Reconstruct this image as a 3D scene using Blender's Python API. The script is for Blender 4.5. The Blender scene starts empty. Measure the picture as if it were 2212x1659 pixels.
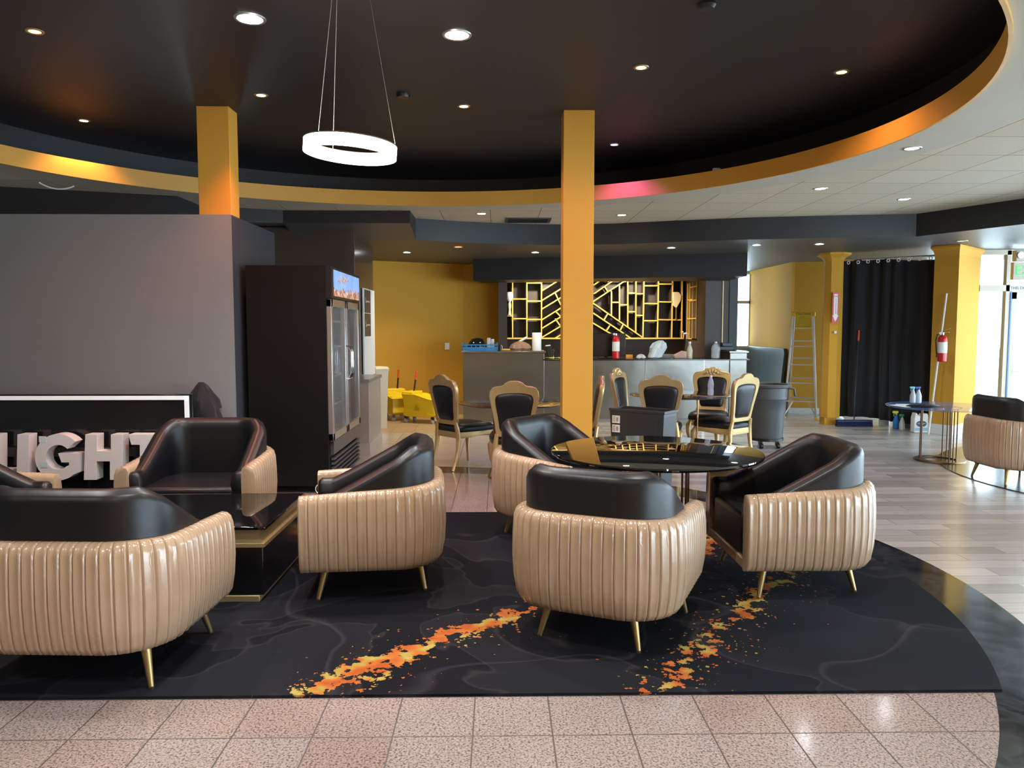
import bpy, math, random
from mathutils import Vector, Matrix
random.seed(4)
R = math.radians
sc = bpy.context.scene
COL = sc.collection
# ------------------------------------------------------------------ camera
cam_d = bpy.data.cameras.new('camera'); cam = bpy.data.objects.new('camera', cam_d); COL.objects.link(cam)
cam.location = (0, 0, 1.5); cam.rotation_euler = (R(90 - 4.2), 0, R(-1.0))
cam_d.sensor_width = 36; cam_d.lens = 1661 / 2212 * 36; cam_d.clip_start = 0.05
sc.camera = cam
# ------------------------------------------------------------------ colour management
sc.view_settings.view_transform = 'Standard'; sc.view_settings.look = 'None'
sc.view_settings.gamma = 1; sc.view_settings.use_curve_mapping = False
sc.view_settings.exposure = 1.38
# ------------------------------------------------------------------ world: hazy bright daylight
w = bpy.data.worlds.new('world'); sc.world = w; w.use_nodes = True
bg = w.node_tree.nodes['Background']; bg.inputs[0].default_value = (0.68, 0.86, 1.0, 1); bg.inputs[1].default_value = 4.2
def area(name, loc, rot, sx, sy, e, col):
    d = bpy.data.lights.new(name, 'AREA'); d.shape = 'RECTANGLE'; d.size = sx; d.size_y = sy; d.energy = e; d.color = col
    o = bpy.data.objects.new(name, d); COL.objects.link(o); o.location = loc; o.rotation_euler = rot; return o

# ------------------------------------------------------------------ camera rays turned into places on a plane
P4 = R(4.2)
def ray(x, y):
    dx, dy, dz = (x - 1106) / 1661, 1.0, -(y - 829.5) / 1661
    c, s = math.cos(-P4), math.sin(-P4); dy, dz = dy * c - dz * s, dy * s + dz * c
    c, s = math.cos(R(-1)), math.sin(R(-1)); return Vector((dx * c - dy * s, dx * s + dy * c, dz))
O3 = Vector((0, 0, 1.5))
def G(x, y, z=0.0):
    d = ray(x, y); return O3 + d * ((z - 1.5) / d.z)
def DY(x, y, Y):
    d = ray(x, y); return O3 + d * (Y / d.y)
def DX(x, y, X):
    d = ray(x, y); return O3 + d * (X / d.x)

# ------------------------------------------------------------------ materials
MATS = {}
def M(name, col, rough=0.5, metal=0.0, coat=0.0, spec=0.5, bump=None, var=None, trans=0.0, emit=None, alpha=None, sheen=0.0):
    if name in MATS: return MATS[name]
    m = bpy.data.materials.new(name); m.use_nodes = True; nt = m.node_tree; b = nt.nodes['Principled BSDF']
    b.inputs['Base Color'].default_value = (*col, 1); b.inputs['Roughness'].default_value = rough
    b.inputs['Metallic'].default_value = metal; b.inputs['Coat Weight'].default_value = coat
    b.inputs['Coat Roughness'].default_value = 0.05
    b.inputs['Specular IOR Level'].default_value = spec
    b.inputs['Transmission Weight'].default_value = trans
    b.inputs['Sheen Weight'].default_value = sheen
    if emit: b.inputs['Emission Color'].default_value = (*emit[0], 1); b.inputs['Emission Strength'].default_value = emit[1]
    if alpha is not None: b.inputs['Alpha'].default_value = alpha
    tc = nt.nodes.new('ShaderNodeTexCoord')
    if var:   # (scale, amount): slight mottling of the base colour
        n = nt.nodes.new('ShaderNodeTexNoise'); n.inputs['Scale'].default_value = var[0]; n.inputs['Detail'].default_value = 4
        nt.links.new(tc.outputs['Object'], n.inputs['Vector'])
        mx = nt.nodes.new('ShaderNodeMix'); mx.data_type = 'RGBA'
        nt.links.new(n.outputs['Fac'], mx.inputs[0])
        mx.inputs[6].default_value = (*[c * (1 - var[1]) for c in col], 1); mx.inputs[7].default_value = (*[min(1, c * (1 + var[1])) for c in col], 1)
        nt.links.new(mx.outputs[2], b.inputs['Base Color'])
    if bump:  # (scale, strength, distance)
        n = nt.nodes.new('ShaderNodeTexNoise'); n.inputs['Scale'].default_value = bump[0]; n.inputs['Detail'].default_value = 3
        nt.links.new(tc.outputs['Object'], n.inputs['Vector'])
        bp = nt.nodes.new('ShaderNodeBump'); bp.inputs['Strength'].default_value = bump[1]; bp.inputs['Distance'].default_value = bump[2]
        nt.links.new(n.outputs['Fac'], bp.inputs['Height']); nt.links.new(bp.outputs['Normal'], b.inputs['Normal'])
    MATS[name] = m; return m
def nd(nt, t, **k):
    n = nt.nodes.new(t)
    for a, v in k.items(): setattr(n, a, v)
    return n
def ramp(nt, fac, stops, interp='LINEAR'):
    r = nd(nt, 'ShaderNodeValToRGB'); r.color_ramp.interpolation = interp
    e = r.color_ramp.elements
    while len(e) < len(stops): e.new(0.5)
    for i, (p, c) in enumerate(stops): e[i].position = p; e[i].color = (*c, 1)
    nt.links.new(fac, r.inputs[0]); return r.outputs[0]
def mix(nt, f, a, b, mode='MIX'):
    m = nd(nt, 'ShaderNodeMix', data_type='RGBA', blend_type=mode)
    for s, v in ((m.inputs[0], f), (m.inputs[6], a), (m.inputs[7], b)):
        if isinstance(v, (int, float)): s.default_value = v
        elif isinstance(v, tuple): s.default_value = (*v, 1)
        else: nt.links.new(v, s)
    return m.outputs[2]
def mth(nt, op, a, b=0.0, c=None):
    m = nd(nt, 'ShaderNodeMath', operation=op)
    for i, v in enumerate((a, b, c)):
        if v is None: continue
        if isinstance(v, (int, float)): m.inputs[i].default_value = v
        else: nt.links.new(v, m.inputs[i])
    return m.outputs[0]
def noise(nt, vec, scale, detail=4, rough=0.5, dist=0.0):
    n = nd(nt, 'ShaderNodeTexNoise'); n.inputs['Scale'].default_value = scale; n.inputs['Detail'].default_value = detail
    n.inputs['Roughness'].default_value = rough; n.inputs['Distortion'].default_value = dist
    nt.links.new(vec, n.inputs['Vector']); return n.outputs['Fac']
def brick(nt, vec, c1, c2, mortar, bw, rh, off, ms):
    b = nd(nt, 'ShaderNodeTexBrick', offset=off, squash=1.0)
    nt.links.new(vec, b.inputs['Vector'])
    for k, v in (('Color1', c1), ('Color2', c2), ('Mortar', mortar)): b.inputs[k].default_value = (*v, 1)
    b.inputs['Scale'].default_value = 1; b.inputs['Mortar Size'].default_value = ms; b.inputs['Mortar Smooth'].default_value = 0.1
    b.inputs['Brick Width'].default_value = bw; b.inputs['Row Height'].default_value = rh; b.inputs['Bias'].default_value = 0
    return b
def base(name, rough=0.5, **k):
    m = M(name, (1, 1, 1), rough, **k); nt = m.node_tree; b = nt.nodes['Principled BSDF']
    tc = [n for n in nt.nodes if n.type == 'TEX_COORD'][0]; return m, nt, b, tc.outputs['Object']
def shift(nt, vec, loc=(0, 0, 0), rot=(0, 0, 0), scale=(1, 1, 1)):
    mp = nd(nt, 'ShaderNodeMapping'); nt.links.new(vec, mp.inputs[0])
    mp.inputs[1].default_value = loc; mp.inputs[2].default_value = rot; mp.inputs[3].default_value = scale; return mp.outputs[0]

gold_wall = M('gold wall paint', (0.60, 0.32, 0.040), 0.75, spec=0.2, bump=(60, 0.15, 0.002), var=(0.7, 0.06))
gold_band = M('gold satin paint', (0.68, 0.35, 0.05), 0.42, bump=(30, 0.1, 0.002))
black_ceil = M('black ceiling paint', (0.022, 0.022, 0.024), 0.5, bump=(90, 0.2, 0.002), var=(1.2, 0.15))
black_wall = M('charcoal black paint', (0.015, 0.016, 0.019), 0.5, bump=(90, 0.2, 0.002))
grey_wall = M('grey wall paint', (0.245, 0.262, 0.268), 0.55, bump=(90, 0.15, 0.002), var=(0.9, 0.12))
charcoal = M('charcoal wall paint', (0.040, 0.046, 0.055), 0.5, bump=(90, 0.2, 0.002))
blk_leather = M('black vinyl', (0.006, 0.0065, 0.009), 0.38, spec=0.45, bump=(7, 0.25, 0.012))
brass = M('brass', (0.40, 0.29, 0.13), 0.42, metal=0.9)
dullgold = M('brushed gold laminate', (0.52, 0.40, 0.21), 0.35, metal=0.7)
goldframe = M('pale gold lacquer', (0.60, 0.44, 0.20), 0.32, metal=0.55, var=(8, 0.18))
blk_gloss = M('black glass', (0.004, 0.004, 0.005), 0.02, spec=0.9)
blk_plastic = M('black plastic', (0.012, 0.012, 0.014), 0.35)
blk_matte = M('black fabric', (0.008, 0.009, 0.012), 0.9, sheen=0.1)
steel = M('stainless steel', (0.22, 0.215, 0.195), 0.27, metal=0.85, bump=(2.2, 0.35, 0.02))
alu = M('aluminium', (0.62, 0.64, 0.66), 0.3, metal=0.9)
white = M('white plastic', (0.78, 0.78, 0.78), 0.4)
whitepaint = M('white paint', (0.72, 0.74, 0.74), 0.5)
chrome = M('chrome', (0.8, 0.8, 0.82), 0.08, metal=1.0)
brownwall = M('brown glossy panelling', (0.060, 0.045, 0.038), 0.18, spec=0.6, var=(2, 0.15))
brownback = M('brown matte panelling', (0.075, 0.058, 0.050), 0.5, var=(2, 0.12))
yellow = M('yellow plastic', (0.82, 0.58, 0.01), 0.4)
lattice_gold = M('yellow gold lattice', (0.85, 0.52, 0.10), 0.4)
red = M('red enamel', (0.55, 0.012, 0.015), 0.3)
greyplastic = M('grey plastic', (0.075, 0.080, 0.085), 0.45)

def tan_mat():
    m, nt, b, v = base('tan quilted vinyl', 0.2, spec=0.6, coat=0.55)
    n1 = noise(nt, v, 6, 4)
    c = mix(nt, n1, (0.38, 0.255, 0.165), (0.53, 0.375, 0.255)); nt.links.new(c, b.inputs['Base Color'])
    n2 = noise(nt, shift(nt, v, scale=(1, 1, 0.35)), 22, 3, 0.6, 0.6)
    bp = nd(nt, 'ShaderNodeBump'); bp.inputs['Strength'].default_value = 0.55; bp.inputs['Distance'].default_value = 0.006
    nt.links.new(n2, bp.inputs['Height']); nt.links.new(bp.outputs[0], b.inputs['Normal']); nt.links.new(bp.outputs[0], b.inputs['Coat Normal'])
    b.inputs['Coat Roughness'].default_value = 0.12
    return m
tan = tan_mat()

def granite_mat():
    m, nt, b, v = base('speckled pink granite tile', 0.14, spec=0.55)
    n = noise(nt, v, 115, 3, 0.6, 0.4)
    sp = ramp(nt, n, [(0.34, (0.11, 0.09, 0.09)), (0.43, (0.22, 0.175, 0.17)), (0.50, (0.36, 0.30, 0.288)), (0.72, (0.46, 0.395, 0.38))])
    n2 = noise(nt, v, 1.3, 2)
    sp = mix(nt, 0.45, sp, ramp(nt, n2, [(0.35, (0.75, 0.70, 0.68)), (0.65, (1, 1, 1))]), 'MULTIPLY')
    br = brick(nt, shift(nt, v, loc=(0.097, 0.0 - 0.012, 0)), (1, 1, 1), (0.80, 0.64, 0.55), (0.12, 0.09, 0.08), 0.295, 0.302, 0.0, 0.0032)
    # most tiles keep their colour, a few are browner
    c = mix(nt, 0.75, sp, ramp(nt, br.outputs['Color'], [(0.0, (0.25, 0.2, 0.2)), (0.3, (0.25, 0.2, 0.2)), (0.62, (0.86, 0.66, 0.54)), (0.76, (0.98, 0.96, 0.95)), (1, (1, 1, 1))]), 'MULTIPLY')
    c = mix(nt, mth(nt, 'MULTIPLY', br.outputs['Fac'], 0.75), c, (0.07, 0.05, 0.045))
    nt.links.new(c, b.inputs['Base Color'])
    r = mth(nt, 'MULTIPLY_ADD', br.outputs['Fac'], 0.4, 0.12); nt.links.new(r, b.inputs['Roughness'])
    return m
granite = granite_mat()
def plank_mat():
    m, nt, b, v = base('wood look plank tile', 0.2, spec=0.6)
    br = brick(nt, shift(nt, v, loc=(0.3, 0.05, 0)), (0.34, 0.31, 0.28), (0.58, 0.54, 0.50), (0.22, 0.20, 0.18), 0.92, 0.152, 0.37, 0.003)
    n = noise(nt, shift(nt, v, scale=(1.2, 14, 1)), 3.0, 5, 0.6)
    c = mix(nt, 0.55, br.outputs['Color'], ramp(nt, n, [(0.3, (0.62, 0.62, 0.64)), (0.7, (1, 1, 1))]), 'MULTIPLY')
    nt.links.new(c, b.inputs['Base Color'])
    nt.links.new(mth(nt, 'MULTIPLY_ADD', n, 0.18, 0.13), b.inputs['Roughness'])
    return m
plank = plank_mat()
def tile_mat(name, c1, c2, mo, w_, h_, rough, off=(0, 0, 0)):
    m, nt, b, v = base(name, rough)
    br = brick(nt, shift(nt, v, loc=off), c1, c2, mo, w_, h_, 0.0, 0.004)
    n = noise(nt, v, 5, 4); c = mix(nt, 0.35, br.outputs['Color'], ramp(nt, n, [(0.3, (0.75, 0.73, 0.70)), (0.7, (1, 1, 1))]), 'MULTIPLY')
    nt.links.new(c, b.inputs['Base Color']); return m
palefloor = tile_mat('pale polished tile', (0.46, 0.43, 0.38), (0.52, 0.49, 0.43), (0.22, 0.19, 0.16), 0.45, 0.90, 0.2)
quarry = tile_mat('ochre kitchen tile', (0.40, 0.29, 0.16), (0.45, 0.33, 0.19), (0.20, 0.14, 0.08), 0.31, 0.31, 0.35)
def marble_mat():
    m, nt, b, v = base('black polished marble', 0.09, spec=0.6)
    n = noise(nt, v, 3, 6, 0.65, 1.5)
    c = ramp(nt, n, [(0.42, (0.012, 0.014, 0.018)), (0.56, (0.045, 0.05, 0.056)), (0.62, (0.012, 0.014, 0.018)), (0.75, (0.08, 0.085, 0.09))])
    nt.links.new(c, b.inputs['Base Color']); return m
marble = marble_mat()
def ceiling_tile_mat():
    m, nt, b, v = base('acoustic ceiling tile', 0.8)
    br = brick(nt, shift(nt, v, loc=(0.1, -5.14 + 0.61 * 8, 0)), (0.56, 0.50, 0.36), (0.62, 0.56, 0.42), (0.26, 0.22, 0.15), 0.61, 0.61, 0.0, 0.006)  # warm tint puts the gold walls' bounce light into the tile colour
    nt.links.new(br.outputs['Color'], b.inputs['Base Color'])
    n = noise(nt, shift(nt, v, scale=(1, 2.4, 1)), 26, 3, 0.6)
    h = mth(nt, 'SUBTRACT', n, mth(nt, 'MULTIPLY', br.outputs['Fac'], 1.5))
    bp = nd(nt, 'ShaderNodeBump'); bp.inputs['Strength'].default_value = 0.6; bp.inputs['Distance'].default_value = 0.01
    nt.links.new(h, bp.inputs['Height']); nt.links.new(bp.outputs[0], b.inputs['Normal']); return m
ceil_tile = ceiling_tile_mat()
plaster = M('pale ceiling plaster', (0.52, 0.49, 0.39), 0.7, bump=(40, 0.2, 0.004), var=(2, 0.06))

def rug_mat():
    m, nt, b, v = base('black printed rug', 0.85, spec=0.12)
    n0 = noise(nt, v, 0.9, 3, 0.55, 0.6)
    c = ramp(nt, n0, [(0.30, (0.004, 0.0045, 0.007)), (0.505, (0.005, 0.0055, 0.009)), (0.512, (0.024, 0.022, 0.024)), (0.52, (0.011, 0.011, 0.015)), (0.70, (0.006, 0.007, 0.011))])
    n1 = noise(nt, shift(nt, v, loc=(3, 7, 0)), 0.55, 2, 0.5, 0.3)
    c = mix(nt, 1.0, c, ramp(nt, n1, [(0.46, (0, 0, 0)), (0.492, (0.0, 0.0, 0.0)), (0.50, (0.016, 0.014, 0.016)), (0.504, (0.0, 0.0, 0.0)), (0.6, (0.002, 0.003, 0.005))]), 'ADD')
    nw = noise(nt, v, 3.2, 4, 0.6); nf = noise(nt, v, 17, 4, 0.65); nc = noise(nt, v, 9, 2)
    vo = nd(nt, 'ShaderNodeTexVoronoi'); vo.inputs['Scale'].default_value = 34; nt.links.new(v, vo.inputs['Vector'])
    spots = mth(nt, 'LESS_THAN', vo.outputs['Distance'], 0.30)
    col = ramp(nt, nc, [(0.36, (0.36, 0.085, 0.018)), (0.52, (0.46, 0.14, 0.03)), (0.56, (0.34, 0.23, 0.045)), (0.68, (0.42, 0.32, 0.09)), (0.72, (0.20, 0.08, 0.02))])
    for x0, y0, x1, y1, wd in ((-0.95, 2.90, 0.25, 4.10, 0.085), (0.50, 2.85, 1.95, 4.85, 0.05), (1.1, 4.75, 1.75, 5.6, 0.09), (-1.75, 4.7, -0.9, 5.9, 0.06)):
        dx, dy = x1 - x0, y1 - y0; L = math.hypot(dx, dy); ux, uy = dx / L, dy / L
        sx = nd(nt, 'ShaderNodeSeparateXYZ'); nt.links.new(v, sx.inputs[0])
        X = mth(nt, 'SUBTRACT', sx.outputs[0], x0); Y = mth(nt, 'SUBTRACT', sx.outputs[1], y0)
        u = mth(nt, 'ADD', mth(nt, 'MULTIPLY', X, ux), mth(nt, 'MULTIPLY', Y, uy))
        q = mth(nt, 'SUBTRACT', mth(nt, 'MULTIPLY', X, -uy), mth(nt, 'MULTIPLY', Y, -ux))
        q = mth(nt, 'ABSOLUTE', mth(nt, 'ADD', q, mth(nt, 'MULTIPLY', mth(nt, 'SUBTRACT', nw, 0.5), 0.45)))
        env = mth(nt, 'MINIMUM', mth(nt, 'SUBTRACT', 1.0, mth(nt, 'MULTIPLY', mth(nt, 'ABSOLUTE', mth(nt, 'SUBTRACT', u, L / 2)), 2 / L)), 0.35)
        wv = mth(nt, 'MULTIPLY', env, wd * 2.6)
        core = mth(nt, 'GREATER_THAN', mth(nt, 'ADD', wv, mth(nt, 'MULTIPLY', mth(nt, 'SUBTRACT', nf, 0.56), 0.35)), q)
        halo = mth(nt, 'MULTIPLY', spots, mth(nt, 'GREATER_THAN', mth(nt, 'ADD', mth(nt, 'MULTIPLY', env, 0.75), mth(nt, 'MULTIPLY', mth(nt, 'SUBTRACT', nf, 0.62), 1.9)), q))
        c = mix(nt, mth(nt, 'MULTIPLY', mth(nt, 'MAXIMUM', core, halo), mth(nt, 'GREATER_THAN', env, 0.0)), c, col)
    nt.links.new(c, b.inputs['Base Color'])
    n5 = noise(nt, v, 300, 2); bp = nd(nt, 'ShaderNodeBump'); bp.inputs['Strength'].default_value = 0.3; bp.inputs['Distance'].default_value = 0.002
    nt.links.new(n5, bp.inputs['Height']); nt.links.new(bp.outputs[0], b.inputs['Normal'])
    return m
rugm = rug_mat()
def E_(name, col, s): return M(name, col, 0.5, emit=(col, s))

# ------------------------------------------------------------------ mesh builder
class MB:
    def __init__(s): s.v = []; s.f = []
    def add(s, vs, fs):
        n = len(s.v); s.v += [tuple(p) for p in vs]; s.f += [tuple(i + n for i in f) for f in fs]; return s
    def box(s, x0, x1, y0, y1, z0, z1, mat=None):
        vs = [Vector(p) for p in ((x0, y0, z0), (x1, y0, z0), (x1, y1, z0), (x0, y1, z0), (x0, y0, z1), (x1, y0, z1), (x1, y1, z1), (x0, y1, z1))]
        if mat: vs = [mat @ p for p in vs]
        return s.add(vs, [(0, 3, 2, 1), (4, 5, 6, 7), (0, 1, 5, 4), (1, 2, 6, 5), (2, 3, 7, 6), (3, 0, 4, 7)])
    def beam(s, p0, p1, w_, d, up=(0, 0, 1)):
        p0, p1 = Vector(p0), Vector(p1); a = (p1 - p0).normalized(); u = Vector(up)
        if abs(a.dot(u)) > 0.98: u = Vector((0, 1, 0))
        x = a.cross(u).normalized(); y = x.cross(a).normalized()
        vs = [p + x * i * w_ / 2 + y * j * d / 2 for p in (p0, p1) for i, j in ((-1, -1), (1, -1), (1, 1), (-1, 1))]
        return s.add(vs, [(0, 1, 2, 3), (7, 6, 5, 4), (0, 4, 5, 1), (1, 5, 6, 2), (2, 6, 7, 3), (3, 7, 4, 0)])
    def cyl(s, p0, p1, r0, r1=None, n=16, caps=True):
        r1 = r0 if r1 is None else r1; p0, p1 = Vector(p0), Vector(p1); a = (p1 - p0).normalized()
        u = Vector((0, 0, 1)) if abs(a.z) < 0.9 else Vector((1, 0, 0)); x = a.cross(u).normalized(); y = a.cross(x)
        vs = [p + (x * math.cos(t) + y * math.sin(t)) * r for p, r in ((p0, r0), (p1, r1)) for t in [2 * math.pi * i / n for i in range(n)]]
        fs = [(i, (i + 1) % n, n + (i + 1) % n, n + i) for i in range(n)]
        if caps: fs += [tuple(range(n))[::-1], tuple(range(n, 2 * n))]
        return s.add(vs, fs)
    def tube(s, pts, r, n=8, closed=False):
        pts = [Vector(p) for p in pts]; N = len(pts); vs = []; prev = None
        for i, p in enumerate(pts):
            a = (pts[(i + 1) % N] - pts[i - 1]) if closed else (pts[min(i + 1, N - 1)] - pts[max(i - 1, 0)])
            a.normalize()
            if prev is None: u = Vector((0, 0, 1)) if abs(a.z) < 0.9 else Vector((1, 0, 0)); x = a.cross(u).normalized()
            else: x = (prev - a * prev.dot(a)).normalized()
            prev = x; y = a.cross(x); rr = r[i] if isinstance(r, (list, tuple)) else r
            vs += [p + (x * math.cos(2 * math.pi * k / n) + y * math.sin(2 * math.pi * k / n)) * rr for k in range(n)]
        fs = []
        for i in range(N if closed else N - 1):
            j = (i + 1) % N
            fs += [(i * n + k, i * n + (k + 1) % n, j * n + (k + 1) % n, j * n + k) for k in range(n)]
        if not closed: fs += [tuple(range(n))[::-1], tuple(range((N - 1) * n, N * n))]
        return s.add(vs, fs)
    def lathe(s, prof, c=(0, 0, 0), n=24, sx=1, sy=1, noise_=0):
        vs = []
        for r, z in prof:
            for k in range(n):
                t = 2 * math.pi * k / n; q = 1 + (random.uniform(-noise_, noise_) if noise_ else 0)
                vs.append((c[0] + r * sx * q * math.cos(t), c[1] + r * sy * q * math.sin(t), c[2] + z))
        fs = [(i * n + k, i * n + (k + 1) % n, (i + 1) * n + (k + 1) % n, (i + 1) * n + k) for i in range(len(prof) - 1) for k in range(n)]
        fs += [tuple(range(n))[::-1], tuple(range((len(prof) - 1) * n, len(prof) * n))]
        return s.add(vs, fs)
    def prism(s, poly, fn, d0, d1):      # poly 2-D, fn(u, v, d) -> 3-D
        n = len(poly); vs = [fn(u, v, d0) for u, v in poly] + [fn(u, v, d1) for u, v in poly]
        return s.add(vs, [tuple(range(n))[::-1], tuple(range(n, 2 * n))] + [(i, (i + 1) % n, n + (i + 1) % n, n + i) for i in range(n)])
    def grid(s, rows, cu=False, cv=False, cap=False):
        a = len(rows); b = len(rows[0]); vs = [p for r in rows for p in r]; fs = []
        for i in range(a if cu else a - 1):
            for j in range(b if cv else b - 1):
                fs.append((i * b + j, i * b + (j + 1) % b, ((i + 1) % a) * b + (j + 1) % b, ((i + 1) % a) * b + j))
        if cap: fs += [tuple(range(b))[::-1], tuple((a - 1) * b + j for j in range(b))]
        return s.add(vs, fs)
    def ball(s, c, r, nu=12, nv=8):
        r = (r, r, r) if isinstance(r, (int, float)) else r
        prof = [(max(math.sin(math.pi * i / nv), 0.002), -math.cos(math.pi * i / nv)) for i in range(nv + 1)]
        vs = [(c[0] + p * r[0] * math.cos(2 * math.pi * k / nu), c[1] + p * r[1] * math.sin(2 * math.pi * k / nu), c[2] + z * r[2]) for p, z in prof for k in range(nu)]
        fs = [(i * nu + k, i * nu + (k + 1) % nu, (i + 1) * nu + (k + 1) % nu, (i + 1) * nu + k) for i in range(nv) for k in range(nu)]
        return s.add(vs, fs)
    def build(s, name, mat, parent=None, world=False, bevel=0, seg=2, smooth=35, sub=0, label=None, off=None):
        me = bpy.data.meshes.new(name); me.from_pydata(s.v, [], s.f); me.validate(); me.update()
        import bmesh
        bm = bmesh.new(); bm.from_mesh(me); bmesh.ops.recalc_face_normals(bm, faces=bm.faces); bm.to_mesh(me); bm.free()
        if smooth:
            me.polygons.foreach_set('use_smooth', [True] * len(me.polygons)); me.set_sharp_from_angle(angle=R(smooth))
        me.materials.append(mat)
        o = bpy.data.objects.new(name, me); COL.objects.link(o)
        if parent:
            o.parent = parent
            if world:
                rt = parent
                while rt.parent: rt = rt.parent
                if parent is rt: o.location = -Vector(rt.location)
        if bevel:
            m = o.modifiers.new('bevel', 'BEVEL'); m.width = bevel; m.segments = seg; m.limit_method = 'ANGLE'; m.angle_limit = R(40)
        if sub:
            m = o.modifiers.new('sub', 'SUBSURF'); m.levels = sub; m.render_levels = sub
        if label: o['label'] = label
        return o
def thing(name, label, cat, loc=(0, 0, 0), rotz=0, group=None):
    o = bpy.data.objects.new(name, None); COL.objects.link(o); o.location = loc; o.rotation_euler = (0, 0, rotz)
    o.empty_display_size = 0.1; o['label'] = label; o['category'] = cat
    if group: o['group'] = group
    return o
def tag(o, label, cat, group=None):
    o['label'] = label; o['category'] = cat
    if group: o['group'] = group
    return o
def struct(name, mb, mat, **k):
    o = mb.build(name, mat, **k); o['kind'] = 'structure'; return o
def dup(root, loc, rotz, label=None, group=None):
    r = root.copy(); COL.objects.link(r); r.location = loc; r.rotation_euler = (0, 0, rotz)
    if label: r['label'] = label
    if group: r['group'] = group
    for ch in list(root.children):
        c = ch.copy(); COL.objects.link(c); c.parent = r
        for g in ch.children: d = g.copy(); COL.objects.link(d); d.parent = c
    return r
def text_mesh(s, size, ext=0.001, mat=None, name='lettering', parent=None, M4=None, align='CENTER'):
    cu = bpy.data.curves.new('t', 'FONT'); cu.body = s; cu.size = size; cu.extrude = ext; cu.align_x = align; cu.align_y = 'CENTER'
    t = bpy.data.objects.new('t', cu); COL.objects.link(t); bpy.context.view_layer.update()
    me = bpy.data.meshes.new_from_object(t.evaluated_get(bpy.context.evaluated_depsgraph_get()))
    bpy.data.objects.remove(t); bpy.data.curves.remove(cu)
    if M4: me.transform(M4)
    me.materials.clear(); me.materials.append(mat)
    o = bpy.data.objects.new(name, me); COL.objects.link(o); o.parent = parent; return o
def heading(fx, fy): return math.atan2(-fx, fy)      # local +Y faces (fx, fy)
FRONT = Matrix.Rotation(R(90), 4, 'X')               # text plane facing -Y

# ================================================================== SETTING
CX, CY, RG, RM = -0.93, 4.56, 3.34, 3.68             # granite disc and its black marble ring
def arc_pts(cx, cy, rx, ry, n, a0=0, a1=360):
    return [(cx + rx * math.cos(R(a0 + (a1 - a0) * i / n)), cy + ry * math.sin(R(a0 + (a1 - a0) * i / n))) for i in range(n)]
# floors: one slab with four zones
g_ = MB(); pts = arc_pts(CX, CY, RG, RG, 128); g_.add([(x, y, 0) for x, y in pts], [tuple(range(128))]); struct('floor', g_, granite, smooth=0)
g_ = MB(); o_ = arc_pts(CX, CY, RM, RM, 128)
g_.add([(x, y, 0) for x, y in pts] + [(x, y, 0) for x, y in o_], [(i, (i + 1) % 128, 128 + (i + 1) % 128, 128 + i) for i in range(128)])
struct('floor', g_, marble, smooth=0)
def ring_to_rect(pts_, x0, x1, y0, y1, z, extra=()):
    """annulus between a closed loop and a rectangle"""
    n = len(pts_); cx = sum(p[0] for p in pts_) / n; cy = sum(p[1] for p in pts_) / n; out = []
    for x, y in pts_:
        dx, dy = x - cx, y - cy
        t = min(((x1 if dx > 0 else x0) - cx) / dx if abs(dx) > 1e-6 else 1e9, ((y1 if dy > 0 else y0) - cy) / dy if abs(dy) > 1e-6 else 1e9)
        out.append((cx + dx * t, cy + dy * t))
    # snap the nearest samples to the corners
    for X in (x0, x1):
        for Y in (y0, y1):
            k = min(range(n), key=lambda i: (out[i][0] - X) ** 2 + (out[i][1] - Y) ** 2); out[k] = (X, Y)
    m = MB(); m.add([(x, y, z) for x, y in pts_] + [(x, y, z) for x, y in out], [(i, (i + 1) % n, n + (i + 1) % n, n + i) for i in range(n)]); return m
struct('floor', ring_to_rect(o_, -8, 9.6, -2.5, 9.0, 0), plank, smooth=0)
m = MB(); m.add([(0.95, 9, 0), (9.6, 9, 0), (9.6, 17, 0), (0.95, 17, 0)], [(0, 1, 2, 3)]); struct('floor', m, plank, smooth=0)
m = MB(); m.add([(-8, 9.0, 0), (0.95, 9.0, 0), (0.95, 10.9, 0), (-8, 10.9, 0)], [(0, 1, 2, 3)]); struct('floor', m, palefloor, smooth=0)
m = MB(); m.add([(-8, 10.9, 0), (0.95, 10.9, 0), (0.95, 17, 0), (-8, 17, 0)], [(0, 1, 2, 3)]); struct('floor', m, quarry, smooth=0)
# a patch of pale tile on the left part of the walkway, laid over the planks' bed
m = MB(); lp = [p for p in o_ if p[1] > 6.9 and p[0] < 0.95]; lp.sort(key=lambda p: -p[0])
m.add([(x, y, 0.002) for x, y in lp] + [(x, 9.0, 0.002) for x, y in lp], [(i, i + 1, len(lp) + i + 1, len(lp) + i) for i in range(len(lp) - 1)])
struct('floor', m, palefloor, smooth=0)

# ---- big round raised ceiling
DCX, DCY = -0.75, 5.95; DR = 4.12; DZ = 3.39
m = MB(); dp = arc_pts(DCX, DCY, DR, DR, 160); m.add([(x, y, DZ) for x, y in dp], [tuple(range(160))]); struct('ceiling', m, black_ceil, smooth=0)
m = MB(); m.add([(x, y, DZ) for x, y in dp] + [(x, y, 3.05) for x, y in dp], [(i, (i + 1) % 160, 160 + (i + 1) % 160, 160 + i) for i in range(160)]); struct('trim_1', m, black_wall)
BCX, BCY, BA, BB, BZ = -0.735, 5.53, 3.72, 3.42, 2.91
bi = arc_pts(BCX, BCY, BA, BB, 160); bo = arc_pts(BCX, BCY, BA + .02, BB + .02, 160)
m = MB(); m.add([(x, y, 3.05) for x, y in bo] + [(x, y, 3.05) for x, y in dp], [(i, (i + 1) % 160, 160 + (i + 1) % 160, 160 + i) for i in range(160)]); struct('trim_2', m, black_wall)
m = MB(); n = 160
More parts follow.
